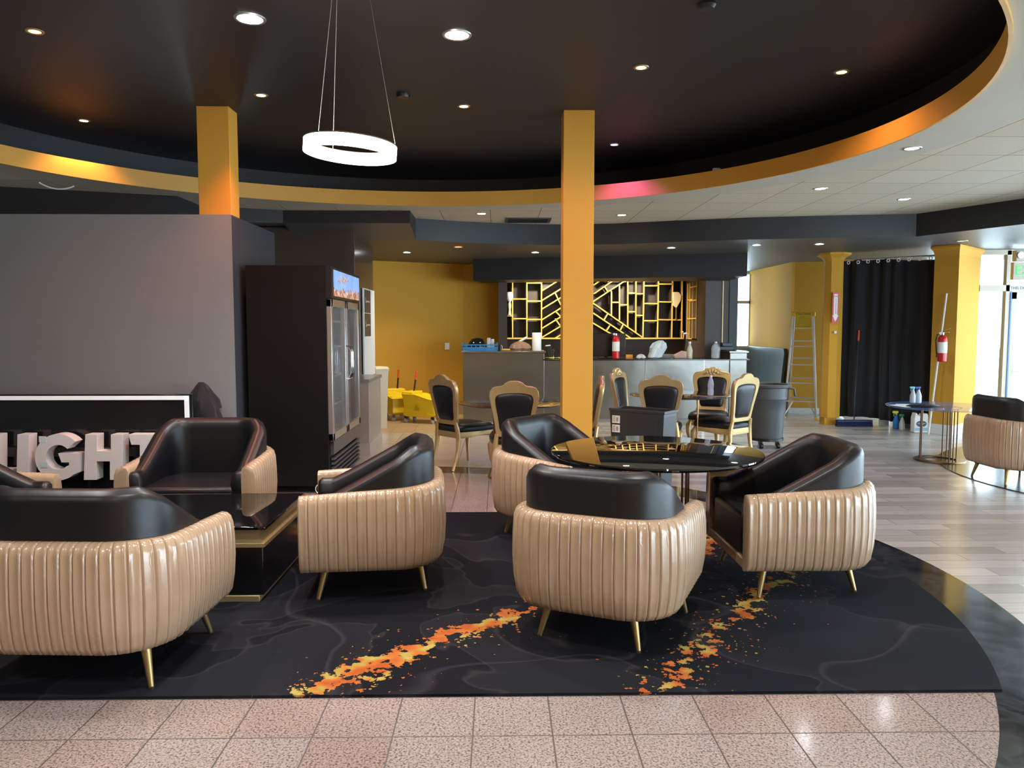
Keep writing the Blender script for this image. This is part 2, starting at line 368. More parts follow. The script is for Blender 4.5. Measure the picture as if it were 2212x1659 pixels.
m.grid([[(x, y, BZ - 0.02) for x, y in bi], [(x, y, BZ + 0.14) for x, y in bi], [(x, y, BZ + 0.14) for x, y in bo], [(x, y, BZ - 0.02) for x, y in bo]], cu=True, cv=True)
struct('trim_3', m, gold_band)
b2 = arc_pts(BCX, BCY, BA + .55, BB + .45, 160)
m = MB(); m.add([(x, y, BZ) for x, y in bo] + [(x, y, BZ) for x, y in b2], [(i, (i + 1) % 160, 160 + (i + 1) % 160, 160 + i) for i in range(160)]); struct('ceiling', m, plaster)
struct('ceiling', ring_to_rect(b2, -8, 9.6, -2.5, 11.2, BZ), ceil_tile, smooth=0)
# ---- curved black bulkhead and the lower ceiling behind it
LZ = 2.63
bp_ = [(-8, 8.0), (-1.10, 9.45), (-1.07, 10.1), (-0.4, 10.42), (0.3, 10.62), (0.9, 10.68), (1.6, 10.55), (2.3, 10.27), (3.24, 9.95), (4.2, 9.75), (5.2, 9.60), (5.75, 8.45), (6.8, 6.4), (8.2, 4.0), (9.6, 1.5)]
m = MB(); N = len(bp_)
m.add([(x, y, LZ) for x, y in bp_[2:]] + [(x, y, BZ) for x, y in bp_[2:]], [(i, i + 1, N - 2 + i + 1, N - 2 + i) for i in range(N - 3)]); struct('trim_4', m, black_wall, smooth=20)
far = [(-1.07, 17), (-0.4, 17), (0.3, 17), (0.9, 17), (1.6, 17), (2.3, 17), (3.24, 17), (4.2, 17), (5.2, 17), (6.5, 17), (8.5, 14), (9.6, 10), (9.6, 6)]
lowc = M('dark low ceiling paint', (0.085, 0.085, 0.080), 0.45, bump=(60, 0.15, 0.002))
m = MB(); m.add([(x, y, LZ) for x, y in bp_[2:]] + [(x, y, LZ) for x, y in far], [(i, i + 1, N - 2 + i + 1, N - 2 + i) for i in range(N - 3)]); struct('ceiling', m, lowc, smooth=0)
LL = 2.76
m = MB(); m.add([(-2.6, 9.45, LL), (-1.07, 9.45, LL), (-1.07, 10.1, LZ), (-2.6, 10.1, LZ), (-1.07, 17, LZ), (-2.6, 17, LZ)], [(0, 1, 2, 3), (3, 2, 4, 5)])
m.add([(-8, 8.6, LL), (-2.6, 9.45, LL), (-2.6, 17, LL), (-8, 17, LL)], [(0, 1, 2, 3)]); struct('ceiling', m, lowc, smooth=0)
m = MB(); m.add([(-2.6, 9.45, LL), (-1.07, 9.45, LL), (-1.07, 9.45, BZ), (-2.6, 9.45, BZ)], [(0, 1, 2, 3)])
m.add([(-1.07, 9.45, LL), (-1.07, 10.1, LZ), (-1.07, 10.1, BZ), (-1.07, 9.45, BZ)], [(0, 1, 2, 3)])
m.add([(-3.45, 9.1, LL), (-2.6, 9.45, LL), (-2.6, 9.45, BZ), (-3.45, 9.1, BZ)], [(0, 1, 2, 3)])
struct('trim_5', m, black_wall, smooth=0)
m = MB(); m.add([(-8, 6.9, 2.3), (-3.45, 8.45, 2.3), (-3.45, 8.45, BZ), (-8, 6.9, BZ)], [(0, 1, 2, 3)]); m.add([(-3.45, 8.45, 2.3), (-3.45, 9.3, 2.3), (-3.45, 9.3, BZ), (-3.45, 8.45, BZ)], [(0, 1, 2, 3)])
struct('trim_6', m, black_wall, smooth=0)

# ---- grey half-height wall on the left with its charcoal end
m = MB(); m.box(-8, -2.30, 6.75, 6.90, 0, 2.47); struct('wall_left', m, grey_wall, smooth=0)
m = MB(); m.box(-2.45, -2.297, 6.752, 8.02, 0, 2.465); struct('wall_left_return', m, charcoal, smooth=0)
# brown glossy block behind the fridge
BX = -1.80
m = MB(); m.box(-3.4, BX, 9.75, 11.15, 0, LL - .01); struct('wall_kitchen', m, brownwall, bevel=0.006, smooth=0)
# gold walls at the back left
m = MB(); m.add([(-4.5, 13.0, 0), (-2.2, 13.15, 0), (-0.63, 13.9, 0), (0.1, 13.9, 0), (-4.5, 13.0, 2.8), (-2.2, 13.15, 2.8), (-0.63, 13.9, 2.8), (0.1, 13.9, 2.8)], [(0, 1, 5, 4), (1, 2, 6, 5), (2, 3, 7, 6)])
struct('wall_back_left', m, gold_wall, smooth=0)
m = MB(); m.add([(-2.2, 13.14, 0), (-0.63, 13.89, 0), (-0.63, 13.89, .1), (-2.2, 13.14, .1)], [(0, 1, 2, 3)]); struct('baseboard_back_left', m, quarry, smooth=0)
# bar alcove: back panel, left pier, right side wall
m = MB(); m.box(-0.2, 3.75, 14.50, 14.60, 0, 2.8); struct('wall_back', m, brownback, smooth=0)
m = MB(); m.box(0.0, 0.15, 13.4, 14.5, 0, 2.7); struct('wall_alcove_left', m, brownback, smooth=0)
m = MB(); m.box(3.47, 3.87, 12.9, 14.5, 0, 2.7); struct('wall_alcove_right', m, brownback, smooth=0)
m = MB(); m.box(3.752, 3.768, 12.885, 12.9, 0.9, 2.3); struct('trim_7', m, brass, smooth=0)
m = MB(); m.box(3.87, 4.01, 12.88, 13.4, 0, 2.63); struct('wall_pier', m, charcoal, smooth=0)
# black header over the bar
m = MB(); hp = [(-0.42, 12.85), (1.5, 12.35), (3.78, 11.72), (3.84, 12.9), (1.6, 13.2), (-0.3, 13.6)]
m.prism(hp, lambda u, v, d: (u, v, d), 2.28, 2.64); struct('trim_8', m, black_wall, smooth=0)
# back right: window wall, gold return and gold wall by the ladder
m = MB(); m.add([(4.0, 15.6, 0), (9.6, 15.6, 0), (9.6, 15.6, 1.12), (4.0, 15.6, 1.12)], [(0, 1, 2, 3)]); m.add([(4.0, 15.6, 2.57), (5.3, 15.6, 2.57), (5.3, 15.6, 2.7), (4.0, 15.6, 2.7)], [(0, 1, 2, 3)]); m.box(3.7, 4.62, 15.6, 15.7, 0, 2.7); m.box(5.1, 9.6, 15.6, 15.7, 0, 2.7)
struct('wall_back_right', m, whitepaint, smooth=0)
m = MB(); m.box(4.62, 4.66, 15.52, 15.58, 1.12, 2.57); m.box(5.06, 5.1, 15.52, 15.58, 1.12, 2.57); m.box(4.6, 5.12, 15.52, 15.58, 1.98, 2.04); m.box(4.6, 5.12, 15.5, 15.6, 1.08, 1.13); m.box(4.72, 4.74, 15.52, 15.58, 1.12, 2.57)
fr = struct('window_1', m, whitepaint, smooth=0)
glassm = M('window glass', (0.85, 0.97, 1.0), 0.0, trans=1.0, spec=0.3, alpha=0.35)
m = MB(); m.box(4.6, 5.12, 15.545, 15.552, 1.12, 2.57); m.build('pane', glassm, fr, smooth=0)
m = MB(); m.box(5.08, 5.2, 13.32, 15.6, 0, 2.7); struct('wall_right_return', m, gold_wall, smooth=0)
m = MB(); m.add([(5.08, 13.33, 0), (7.2, 12.9, 0), (7.2, 12.9, 2.7), (5.08, 13.33, 2.7)], [(0, 1, 2, 3)]); struct('wall_right_back', m, gold_wall, smooth=0)
m = MB(); m.add([(5.08, 13.31, 0), (7.2, 12.88, 0), (7.2, 12.88, .1), (5.08, 13.31, .1)], [(0, 1, 2, 3)]); struct('baseboard_right_back', m, whitepaint, smooth=0)

# ---- pillars
def pillar(name, label, x0, x1, y0, y1, z0, z1):
    p = thing(name, label, 'pillar', ((x0 + x1) / 2, (y0 + y1) / 2, z0))
    MB().box(x0, x1, y0, y1, z0, z1).build('shaft', gold_band, p, world=True, bevel=0.004, smooth=0)
pillar('pillar', 'short square gold pillar rising from the top of the grey wall to the black ceiling', -2.585, -2.31, 6.78, 7.0, 2.47, DZ)
pillar('pillar', 'full-height square gold pillar behind the round black glass table', 0.57, 0.84, 6.84, 7.10, 0, DZ)
# octagonal gold pillar by the curtain
px_, py_ = 5.13, 11.78
p = thing('pillar', 'slim octagonal gold pillar with flared capital left of the black curtain', 'pillar', (px_, py_, 0))
MB().lathe([(0.150, 0.12), (0.148, 1.4), (0.142, 2.50)], n=8).build('shaft', gold_wall, p, smooth=20).rotation_euler = (0, 0, R(10))
MB().lathe([(0.142, 2.50), (0.155, 2.53), (0.18, 2.56), (0.23, 2.585), (0.25, 2.60), (0.25, 2.628)], n=8).build('capital', gold_wall, p, smooth=20).rotation_euler = (0, 0, R(10))
MB().box(-.11, .07, -.09, .09, 0, .12).build('plinth', gold_wall, p, smooth=0)
# broad gold pillar right of the curtain
cp = [(6.30, 10.50), (6.98, 11.12), (6.78, 11.45), (6.13, 10.80)]
p = thing('pillar', 'broad gold pillar with white skirting between black curtain and glass door', 'pillar', (6.55, 10.97, 0))
def quadp(k): cx_, cy_ = 6.55, 10.97; return [(cx_ + (x - cx_) * k, cy_ + (y - cy_) * k) for x, y in cp]
MB().prism(cp, lambda u, v, d: (u, v, d), 0, LZ - .12).build('shaft', gold_wall, p, world=True, smooth=0)
m = MB(); rr = [(1.0, LZ - .13), (1.03, LZ - .11), (1.05, LZ - .08), (1.12, LZ - .05), (1.2, LZ - .03), (1.2, LZ - .003)]
m.grid([[(x, y, z) for x, y in quadp(k)] for k, z in rr], cv=True, cap=True).build('capital', gold_wall, p, world=True, smooth=25)
MB().prism(quadp(1.03), lambda u, v, d: (u, v, d), 0, 0.14).build('skirting', whitepaint, p, world=True, smooth=0)

# ---- glazed storefront on the right
SY = 11.2
frame_m = M('pale door frame', (0.50, 0.45, 0.36), 0.4)
m = MB()
for x in (6.98, 7.43, 8.55, 9.5): m.box(x, x + .06, SY, SY + .09, 0, 2.62)
m.box(6.98, 9.6, SY, SY + .09, 2.03, 2.12); m.box(6.98, 9.6, SY, SY + .09, 2.56, 2.63); m.box(6.98, 7.45, SY, SY + .09, 0, 0.12)
fr = struct('window_2', m, frame_m, smooth=0)
MB().box(7.0, 9.55, SY + .04, SY + .046, 2.1, 2.6).build('pane', glassm, fr, smooth=0)
MB().box(7.02, 7.45, SY + .04, SY + .046, 0.1, 2.05).build('pane', glassm, fr, smooth=0)
MB().box(7.495, 7.515, SY - .01, SY + .0, 0, 2.03).build('edge_strip', M('blue film', (0.05, 0.16, 0.5), 0.3), fr, smooth=0)
dr = MB()
dr.box(7.50, 7.60, SY + .01, SY + .06, 0.02, 2.02); dr.box(8.44, 8.54, SY + .01, SY + .06, 0.02, 2.02); dr.box(7.5, 8.54, SY + .01, SY + .06, 1.92, 2.02); dr.box(7.5, 8.54, SY + .01, SY + .06, .02, .25)
dr = struct('door_1', dr, frame_m, smooth=0)
MB().box(7.6, 8.44, SY + .03, SY + .036, .25, 1.92).build('pane', glassm, dr, smooth=0)
MB().cyl((7.6, SY - .03, .86), (8.44, SY - .03, .86), .012, n=8).build('push_bar', alu, dr)
t = thing('notice_strip', 'pale lettered strip across the frame above the glass door', 'sign', (7.9, SY - .006, 2.075))
MB().box(-.42, .6, 0, .005, -.04, .04).build('strip', M('pale notice', (.62, .60, .55), .5), t, smooth=0)
text_mesh('THIS DOOR IS TO REMAIN UNLOCKED', 0.062, .0006, blk_plastic, 'lettering', t, Matrix.Translation((.13, -.002, 0)) @ FRONT)
# exit sign with emergency lamp
ex = DY(2204, 562, 10.6)
t = thing('exit_sign', 'exit sign with green letters and emergency lamp hanging above the door', 'exit sign', (8.42 - .95 + 0.0, 10.6, 2.20))
t.location.x = ex.x + .02
beige = M('beige plastic', (0.46, 0.40, 0.32), 0.5)
MB().box(-.13, .25, -.03, .03, -.04, .2).build('panel', beige, t, bevel=.004)
MB().box(-.11, .27, -.045, .045, .21, .36).build('lamp_housing', beige, t, bevel=.01)
MB().cyl((-.06, -.046, .29), (-.06, -.07, .29), .038, .045).build('lamp', chrome, t)
MB().cyl((.08, 0, .36), (.08, 0, .428), .02).build('stem', beige, t)
text_mesh('EXIT', 0.19, .002, E_('green letters', (0.03, 0.5, 0.06), 1.0), 'lettering', t, Matrix.Translation((.09, -.033, .08)) @ FRONT)

# right side and rear shell: tall glazing to daylight, plain walls
m = MB()
for y in (-2.5, 0.2, 2.9, 5.6, 8.3, 11.1): m.box(9.55, 9.65, y, y + .08, 0, 2.9)
m.box(9.55, 9.65, -2.5, 11.2, 2.05, 2.12); m.box(9.55, 9.65, -2.5, 11.2, 2.6, 2.95); m.box(9.55, 9.65, -2.5, 11.2, 0, .12)
struct('window_3', m, frame_m, smooth=0)
m = MB()
for x in (5.5, 7.5, 9.4): m.box(x, x + .08, -2.6, -2.5, 0, 2.9)
m.box(5.5, 9.6, -2.6, -2.5, 2.3, 2.4)
struct('window_4', m, frame_m, smooth=0)
m = MB(); m.box(-8, 5.5, -2.6, -2.5, 0, 2.92); struct('wall_front', m, gold_wall, smooth=0)
m = MB(); m.box(-8.1, -8, -2.6, 17, 0, 2.92); struct('wall_far_left', m, grey_wall, smooth=0)

# ================================================================== LIGHT FITTINGS
def downlight(px, py, z, col, strength, watt, label, r=0.045, group='recessed ceiling lights', spot=None, cone=115):
    g = G(px, py, z)
    t = thing('recessed_light', label, 'ceiling light', (g.x, g.y, z), 0, group)
    m = MB(); m.grid([[(rr * math.cos(2 * math.pi * k / 24), rr * math.sin(2 * math.pi * k / 24), zz) for k in range(24)] for rr, zz in ((r, -.001), (r + .002, -.006), (r + .018, -.007), (r + .022, -.001))], cv=True)
    m.build('trim_ring', alu if col[2] > .6 else dullgold, t)
    MB().cyl((0, 0, -.004), (0, 0, -.002), r, n=20).build('lens', E_('lens %.2f %.2f %.2f %g' % (*col, strength), col, strength), t)
    if watt:
        d = bpy.data.lights.new('lamp_light', 'SPOT'); d.energy = watt; d.color = spot or col; d.spot_size = R(cone); d.spot_blend = 0.7; d.shadow_soft_size = r
        l = bpy.data.objects.new('lamp_light', d); COL.objects.link(l); l.parent = t; l.location = (0, 0, -.02)
    return t
WH = (0.92, 0.97, 1.0); WM = (1.0, 0.80, 0.45); OR = (1.0, 0.62, 0.22)
downlight(540, 40, DZ, WH, 60, 60, 'large bright white downlight in black ceiling above the left gold pillar, left of the pendant', .075, 'large white downlights')
downlight(987, 75, DZ, WH, 60, 60, 'large bright white downlight in black ceiling right of the ring pendant', .075, 'large white downlights')
WR = (1.0, .52, .38)
downlight(75, 67, DZ, (1, .22, .08), 8, 25, 'small red-glowing spotlight at the top left of the black ceiling', .035, 'small coloured spotlights', (1, .25, .12), 140)
downlight(181, 260, DZ, OR, 14, 30, 'small orange spotlight in the black ceiling above the grey wall', .035, 'small coloured spotlights', (1, .50, .25), 110)
downlight(564, 205, DZ, OR, 14, 42, 'small orange spotlight just right of the short gold pillar top', .035, 'small coloured spotlights', (1, .28, .14), 100)
downlight(1002, 229, DZ, OR, 16, 30, 'small warm spotlight between the ring pendant and the tall pillar', .035, 'small coloured spotlights', WR, 140)
downlight(1385, 145, DZ, OR, 16, 26, 'small warm spotlight in black ceiling, right above the tall pillar', .035, 'small coloured spotlights', WR, 140)
downlight(1818, 155, DZ, OR, 20, 16, 'small warm spotlight near the right edge of the black ceiling', .035, 'small coloured spotlights', WR, 140)
downlight(1327, 312, DZ, (.55, .30, 1), 14, 34, 'small violet spotlight right of the tall gold pillar', .035, 'small coloured spotlights', (.42, .08, 1), 115)
for a, lb in (((1040, 461), 'small downlight in tiled ceiling left of the tall pillar by the air vent'), ((1343, 464), 'small yellowish downlight in tiled ceiling just right of the tall pillar'), ((1772, 407), 'white downlight in tiled ceiling, left of the three on the right'), ((1952, 430), 'white downlight in tiled ceiling nearest the dark bulkhead at right'), ((1970, 320), 'white downlight in tiled ceiling, highest of the three on the right')):
    warm = a[0] < 1500
    downlight(*a, BZ, (1, .95, .45) if warm else WH, 25, 9, lb, .05, 'white downlights in the tiled ceiling', (1, .82, .5) if warm else None, 130)
for a, lb, e in (((879, 545), 'white downlight in dark low ceiling in front of the gold back wall', 75), ((1156, 545), 'white downlight in dark low ceiling above the left end of the bar', 45), ((1450, 535), 'white downlight in dark low ceiling over the middle of the bar', 30), ((1634, 529), 'white downlight in dark low ceiling right of the bar header', 12), ((1770, 527), 'white downlight in dark low ceiling above the stepladder', 20), ((2078, 520), 'unlit white round fitting in low ceiling above the broad pillar', 0)):
    downlight(*a, LZ - .001, WH if e else (.5, .52, .52), 25 if e else 0.6, e, lb, .05, 'white downlights in the low ceiling', (1, .86, .62) if a[0] < 1500 else None, 130)  # the unlit fitting has a faint glow put into its lens
downlight(990, 533, LZ - .001, (1, .06, .02), 9, 4, 'red glowing downlight in the dark low ceiling left of the bar header', .05, 'white downlights in the low ceiling', (1, .1, .05), 100)['group'] = 'red ceiling light'
for i, (x, y, z, e) in enumerate(((-2.8, 3.7, DZ, 62), (-.9, 2.5, DZ, 70), (1.2, 3.3, DZ, 70), (-3.0, 1.2, BZ, 34), (-1.0, .6, BZ, 34), (1.0, .6, BZ, 34), (3.2, 1.6, BZ, 34), (-.2, -1.2, BZ, 34))):  # unseen downlights added to brighten the foreground and chair backs
    t = thing('recessed_light', ('black ceiling downlight nearest the left armchairs', 'black ceiling downlight above the rug front edge', 'black ceiling downlight above the centre armchair', 'tiled ceiling downlight far left behind the viewpoint', 'tiled ceiling downlight just left behind the viewpoint', 'tiled ceiling downlight just right above the viewpoint', 'tiled ceiling downlight towards the right glazing', 'tiled ceiling downlight rearmost by the back wall')[i] + ', added out of view as fill light', 'ceiling light', (x, y, z), 0, 'added fill lights out of view')
    MB().cyl((0, 0, -.004), (0, 0, 0), .06, n=20).build('lens', E_('added fill lens', WH, 30), t)
    d = bpy.data.lights.new('lamp_light', 'SPOT'); d.energy = e; d.color = (1, .95, .88); d.spot_size = R(140); d.spot_blend = .8; d.shadow_soft_size = .08
    l = bpy.data.objects.new('lamp_light', d); COL.objects.link(l); l.parent = t; l.location = (0, 0, -.02)
# bar alcove lamp over the lattice (kept in the header soffit)
for i, x in enumerate((0.9, 2.4)):
    t = thing('recessed_light', ('left' if i == 0 else 'right') + ' small warm lamp in the alcove ceiling behind the black header', 'ceiling light', (x, 13.55, LZ - .001), 0, 'alcove lamps')
    MB().cyl((0, 0, -.004), (0, 0, 0), .035).build('lens', E_('alcove lens', (1, .85, .6), 15), t)
    d = bpy.data.lights.new('lamp_light', 'SPOT'); d.energy = 95; d.color = (1, .84, .62); d.spot_size = R(150); d.spot_blend = 1; d.shadow_soft_size = .05
    l = bpy.data.objects.new('lamp_light', d); COL.objects.link(l); l.parent = t; l.location = (0, 0, -.03); l.rotation_euler = (R(25), 0, 0)
# ring pendant
rc = DY(757, 323, 4.0); t = thing('ring_pendant', 'glowing warm white ring pendant hanging on thin wires from the black ceiling', 'pendant light', rc)
Q = Matrix.Rotation(R(4), 4, 'Y'); RR = .233
def ringrow(r, z, n=72): return [Q @ Vector((r * math.cos(2 * math.pi * k / n), r * math.sin(2 * math.pi * k / n), z)) for k in range(n)]
glow = E_('pendant diffuser', (1.0, 0.80, 0.60), 9.0)
MB().grid([ringrow(RR, -.030), ringrow(RR, .028), ringrow(RR - .016, .028), ringrow(RR - .016, -.030)], cu=True, cv=True).build('diffuser', glow, t)
MB().grid([ringrow(RR + .002, .028), ringrow(RR + .002, .034), ringrow(RR - .019, .034), ringrow(RR - .019, .028)], cu=True, cv=True).build('frame', M('dark bronze', (.08, .05, .04), .4), t)
wire = M('steel wire', (.45, .45, .45), .35, metal=.8)
for a, ca in ((150, 150), (125, 140), (-5, 20)):
    p0 = Q @ Vector((RR * math.cos(R(a)) * .98, RR * math.sin(R(a)) * .98, .04)); p1 = Vector((.075 * math.cos(R(ca)), .075 * math.sin(R(ca)), DZ - rc.z - .03))
    MB().cyl(p0, p1, .0012, n=6).build('wire', wire, t)
MB().cyl((0, 0, DZ - rc.z - .03), (0, 0, DZ - rc.z), .085, n=32).build('canopy', white, t)
d = bpy.data.lights.new('lamp_light', 'POINT'); d.energy = 18; d.color = (1, .80, .60); d.shadow_soft_size = .15
l = bpy.data.objects.new('lamp_light', d); COL.objects.link(l); l.parent = t; l.location = (0, 0, -.02)
# small ceiling items
g = G(871, 203, DZ); t = tag(MB().lathe([(.05, -.03), (.055, -.012), (.055, 0)], (0, 0, 0)).build('smoke_detector', blk_plastic), 'black smoke detector on the black ceiling right of the pendant wires', 'smoke detector'); t.location = g
g = G(1527, 8, DZ); t = tag(MB().lathe([(.04, -.03), (.055, -.012), (.055, 0)], (0, 0, 0)).build('smoke_detector', blk_plastic), 'black detector at the top edge of the black ceiling on the right', 'smoke detector'); t.location = g
g = G(1140, 475, BZ); t = thing('air_vent', 'dark square air vent in the tiled ceiling left of the tall pillar', 'vent', (g.x, g.y, BZ))
MB().box(-.3, .3, -.22, .22, -.012, -.001).build('frame', greyplastic, t)
for k in range(6): MB().box(-.26, .26, -.19 + .066 * k, -.165 + .066 * k, -.018, -.012).build('louvre', blk_plastic, t, smooth=0)
g0 = G(84, 393, BZ - .02); g1 = G(160, 401, BZ - .02)
m = MB(); pts_ = [g0.lerp(g1, i / 12) + Vector((0, 0, -.045 * math.sin(math.pi * i / 12) ** .8 - .004)) for i in range(13)]; m.tube(pts_, .007, 6)
tag(m.build('loose_cable', white), 'white loose cable drooping under the gold band at left', 'cable')
g0 = DY(1520, 364, 8.25); m = MB(); m.box(-.03, .04, -.02, .02, 3.055, 3.085); o = m.build('small_bracket', white); o.location = (g0.x, 7.78, 0); tag(o, 'tiny white bracket lying on top of the gold band right of the tall pillar', 'bracket')

# ================================================================== ARMCHAIRS
def upath(W, D, r, pitch, fr):
    """U-shaped path from the front right end round the back to the front left end, sampled per quilted channel"""
    raw = []
    for i in range(41): raw.append((W / 2 - 0.0 * i, D / 2 - (D - r) * i / 40))
    for i in range(1, 31): a = R(90 * i / 30); raw.append((W / 2 - r + r * math.cos(a), -D / 2 + r - r * math.sin(a)))
    for i in range(1, 31): raw.append((W / 2 - r - (W - 2 * r) * i / 30, -D / 2))
    for i in range(1, 31): a = R(90 * i / 30); raw.append((-W / 2 + r - r * math.sin(a), -D / 2 + r - r * math.cos(a)))
    for i in range(1, 41): raw.append((-W / 2, -D / 2 + r + (D - r) * i / 40))
    cum = [0]
    for a, b in zip(raw, raw[1:]): cum.append(cum[-1] + math.hypot(b[0] - a[0], b[1] - a[1]))
    L = cum[-1]; n = round(L / pitch); out = []
    ss = [(k + q) / n * L for k in range(n) for q in fr] + [L]
    j = 0
    for s in ss:
        while j < len(cum) - 2 and cum[j + 1] < s: j += 1
        t = (s - cum[j]) / max(cum[j + 1] - cum[j], 1e-9); a, b = raw[j], raw[j + 1]
        x, y = a[0] + (b[0] - a[0]) * t, a[1] + (b[1] - a[1]) * t
        out.append([x, y, (s / L * n) % 1.0])
    res = []
    for i, (x, y, q) in enumerate(out):
        a, b = out[max(i - 1, 0)], out[min(i + 1, len(out) - 1)]; tx, ty = b[0] - a[0], b[1] - a[1]; l = math.hypot(tx, ty)
        res.append((x, y, -ty / l * -1 if False else ty / l * -1, tx / l, q))
    # outward normal: path runs right-front -> back -> left-front, outward is to its left
    return [(x, y, nx, ny, q) for x, y, nx, ny, q in res]
def armchair_meshes(W, D, rx, fx):
    t = thing('armchair', 'x', 'armchair')
    path = upath(W, D, .27, .052, (0, .05, .15, .35, .5, .65, .85, .95))
    sgn = 1 if (path[0][2] * path[0][0] > 0) else -1
    rows = []
    for x, y, nx, ny, q in path:
        nx, ny = nx * sgn, ny * sgn
        back = max(0, min(1, (D / 2 - y) / D)); top = .585 + .045 * back
        dq = min(q, 1 - q); g = .009 * math.exp(-(dq / .06) ** 2) - .0025 * math.cos(2 * math.pi * q)
        sec = [(-.085, .40, 0), (-.085, top - .03, 0), (-.075, top - .008, 0), (-.05, top, .2), (-.025, top - .002, .8), (-.006, top - .018, 1), (.004, top - .05, 1), (.010, .48, 1), (.012, .38, 1), (.006, .28, 1), (-.008, .20, 1), (-.028, .168, .8), (-.06, .158, 0), (-.085, .16, 0)]
        row = []
        for o, z, k in sec:
            row.append((x + nx * (o - g * k), y + ny * (o - g * k), z - (max(g, 0) * .45 if 4 <= sec.index((o, z, k)) <= 6 else 0)))
        rows.append(row)
    MB().grid(rows, cv=True, cap=True).build('shell', tan, t, smooth=50)
    # black padded back and arm lining
    rows = []; p2 = upath(W - .105, D - .085, .235, .03, (0, .5))
    for i, (x, y, nx, ny, q) in enumerate(p2):
        nx, ny = nx * sgn, ny * sgn; y += .012
        y0 = D / 2 - .10; y1 = -D / 2 + .13
        u = max(0, min(1, (y0 - y) / (y0 - y1))); u = u * .86 + .14 * u * u * (3 - 2 * u)
        H = .545 + .283 * u
        th = .105
        sec = [(0, .42), (.002, .50), (.002, H - .045), (-.006, H - .020), (-.012, H - .016), (-.03, H), (-.055, H + .006), (-.082, H - .002), (-th + .004, H - .028), (-th - .004, H - .07), (-th - .006, .47), (-th, .34), (-th + .03, .33)]
        rows.append([(x + nx * o, y + ny * o, z) for o, z in sec])
    e0 = rows[0]; e1 = rows[-1]
    def endcap(r, dy):
        c = Vector((sum(p[0] for p in r) / len(r), sum(p[1] for p in r) / len(r), sum(p[2] for p in r) / len(r)))
        return [tuple(c + (Vector(p) - c) * .75 + Vector((0, dy, 0))) for p in r]
    rows = [endcap(e0, .02)] + rows + [endcap(e1, .02)]
    MB().grid(rows, cv=True, cap=True).build('back_cushion', blk_leather, t, smooth=60)
    w2 = W / 2 - .135
    poly = [(w2, D / 2 - .012), (w2, -D / 2 + .30), (w2 - .10, -D / 2 + .17), (-w2 + .10, -D / 2 + .17), (-w2, -D / 2 + .30), (-w2, D / 2 - .012)]
    MB().prism(poly, lambda u, v, d: (u, v, d), .215, .445).build('seat', blk_leather, t, bevel=.03, seg=4, smooth=60)
    MB().box(-W / 2 + .08, W / 2 - .08, D / 2 - .05, D / 2 - .004, .160, .222).build('front_rail', tan, t, bevel=.008)
    poly = [(W / 2 - .09, D / 2 - .03), (W / 2 - .09, -D / 2 + .26), (W / 2 - .26, -D / 2 + .07), (-W / 2 + .26, -D / 2 + .07), (-W / 2 + .09, -D / 2 + .26), (-W / 2 + .09, D / 2 - .03)]
    MB().prism(poly, lambda u, v, d: (u, v, d), .150, .23).build('underside', blk_matte, t, smooth=0)
    for lx, ly in ((fx, .30), (-fx, .30), (rx, -.28), (-rx, -.28)):
        sx = 1 if lx > 0 else -1; sy = 1 if ly > 0 else -1
        p1 = Vector((lx - sx * .035, ly - sy * .035, .158)); p0 = Vector((lx, ly, 0.008))
        MB().cyl(p0, p1, .011, .021, n=16).cyl(p0 - Vector((0, 0, .008)), p0, .010, .012, n=12).build('leg', brass, t)
    return t
AC = 'tan and black barrel armchairs'
small = armchair_meshes(.84, .78, .243, .347)
wide = armchair_meshes(.89, .76, .352, .352)
used = set()
def chair(proto, x, y, f, label, z=0.0):
    rz = heading(*f)
    if proto.name not in used:
        used.add(proto.name); proto.location = (x, y, z); proto.rotation_euler = (0, 0, rz); proto['label'] = label; proto['group'] = AC; return proto
    return dup(proto, (x, y, z), rz, label, AC)
RT = 0.012
chair(small, .535, 3.775, (.414, .91), 'tan quilted armchair seen from behind in the centre foreground, before the round glass table', RT)
chair(small, .42, 5.50, (.75, -.66), 'armchair with violet light on its black back, left behind the round glass table', RT)
chair(small, 1.728, 4.455, (-1, 0), 'armchair on the right of the round glass table, open side to the left', RT)
chair(small, -.72, 4.50, (-.995, -.09), 'side-on tan armchair right of the coffee table, back towards the centre', RT)
chair(wide, -1.775, 3.40, (.048, .999), 'wide tan armchair seen from behind in the left foreground', RT)
chair(wide, -2.05, 5.35, (0.03, -1), 'wide armchair facing the camera behind the coffee table, reddish light on its rim', RT)
chair(small, -3.12, 4.38, (1, 0.02), 'armchair cut off by the left edge, only its right arm end showing', RT)
chair(small, 5.06, 7.35, (1, .04), 'armchair at the far right edge beside the bluish glass table', 0.008)

# ---- rugs
m = MB(); aa = math.degrees(math.asin((3.035 - CY) / 3.37)); ab = math.degrees(math.asin((6.13 - CY) / 3.37))
poly = [(-6.5, 3.035)] + [(CX + 3.37 * math.cos(R(aa + (ab - aa) * i / 40)), CY + 3.37 * math.sin(R(aa + (ab - aa) * i / 40))) for i in range(41)] + [(-6.5, 6.13)]
m.prism(poly, lambda u, v, d: (u, v, d), 0.0005, 0.012)
tag(m.build('area_rug', rugm, smooth=0), 'large black rug with orange and gold streaks under the front armchairs', 'rug')
m = MB(); m.prism(arc_pts(7.5, 7.4, 2.82, 2.6, 72), lambda u, v, d: (u, v, d), 0.0005, 0.008)
tag(m.build('round_mat', M('dark glossy mat', (.012, .016, .024), .22), smooth=0), 'dark shiny round mat under the armchair at the right edge', 'rug')

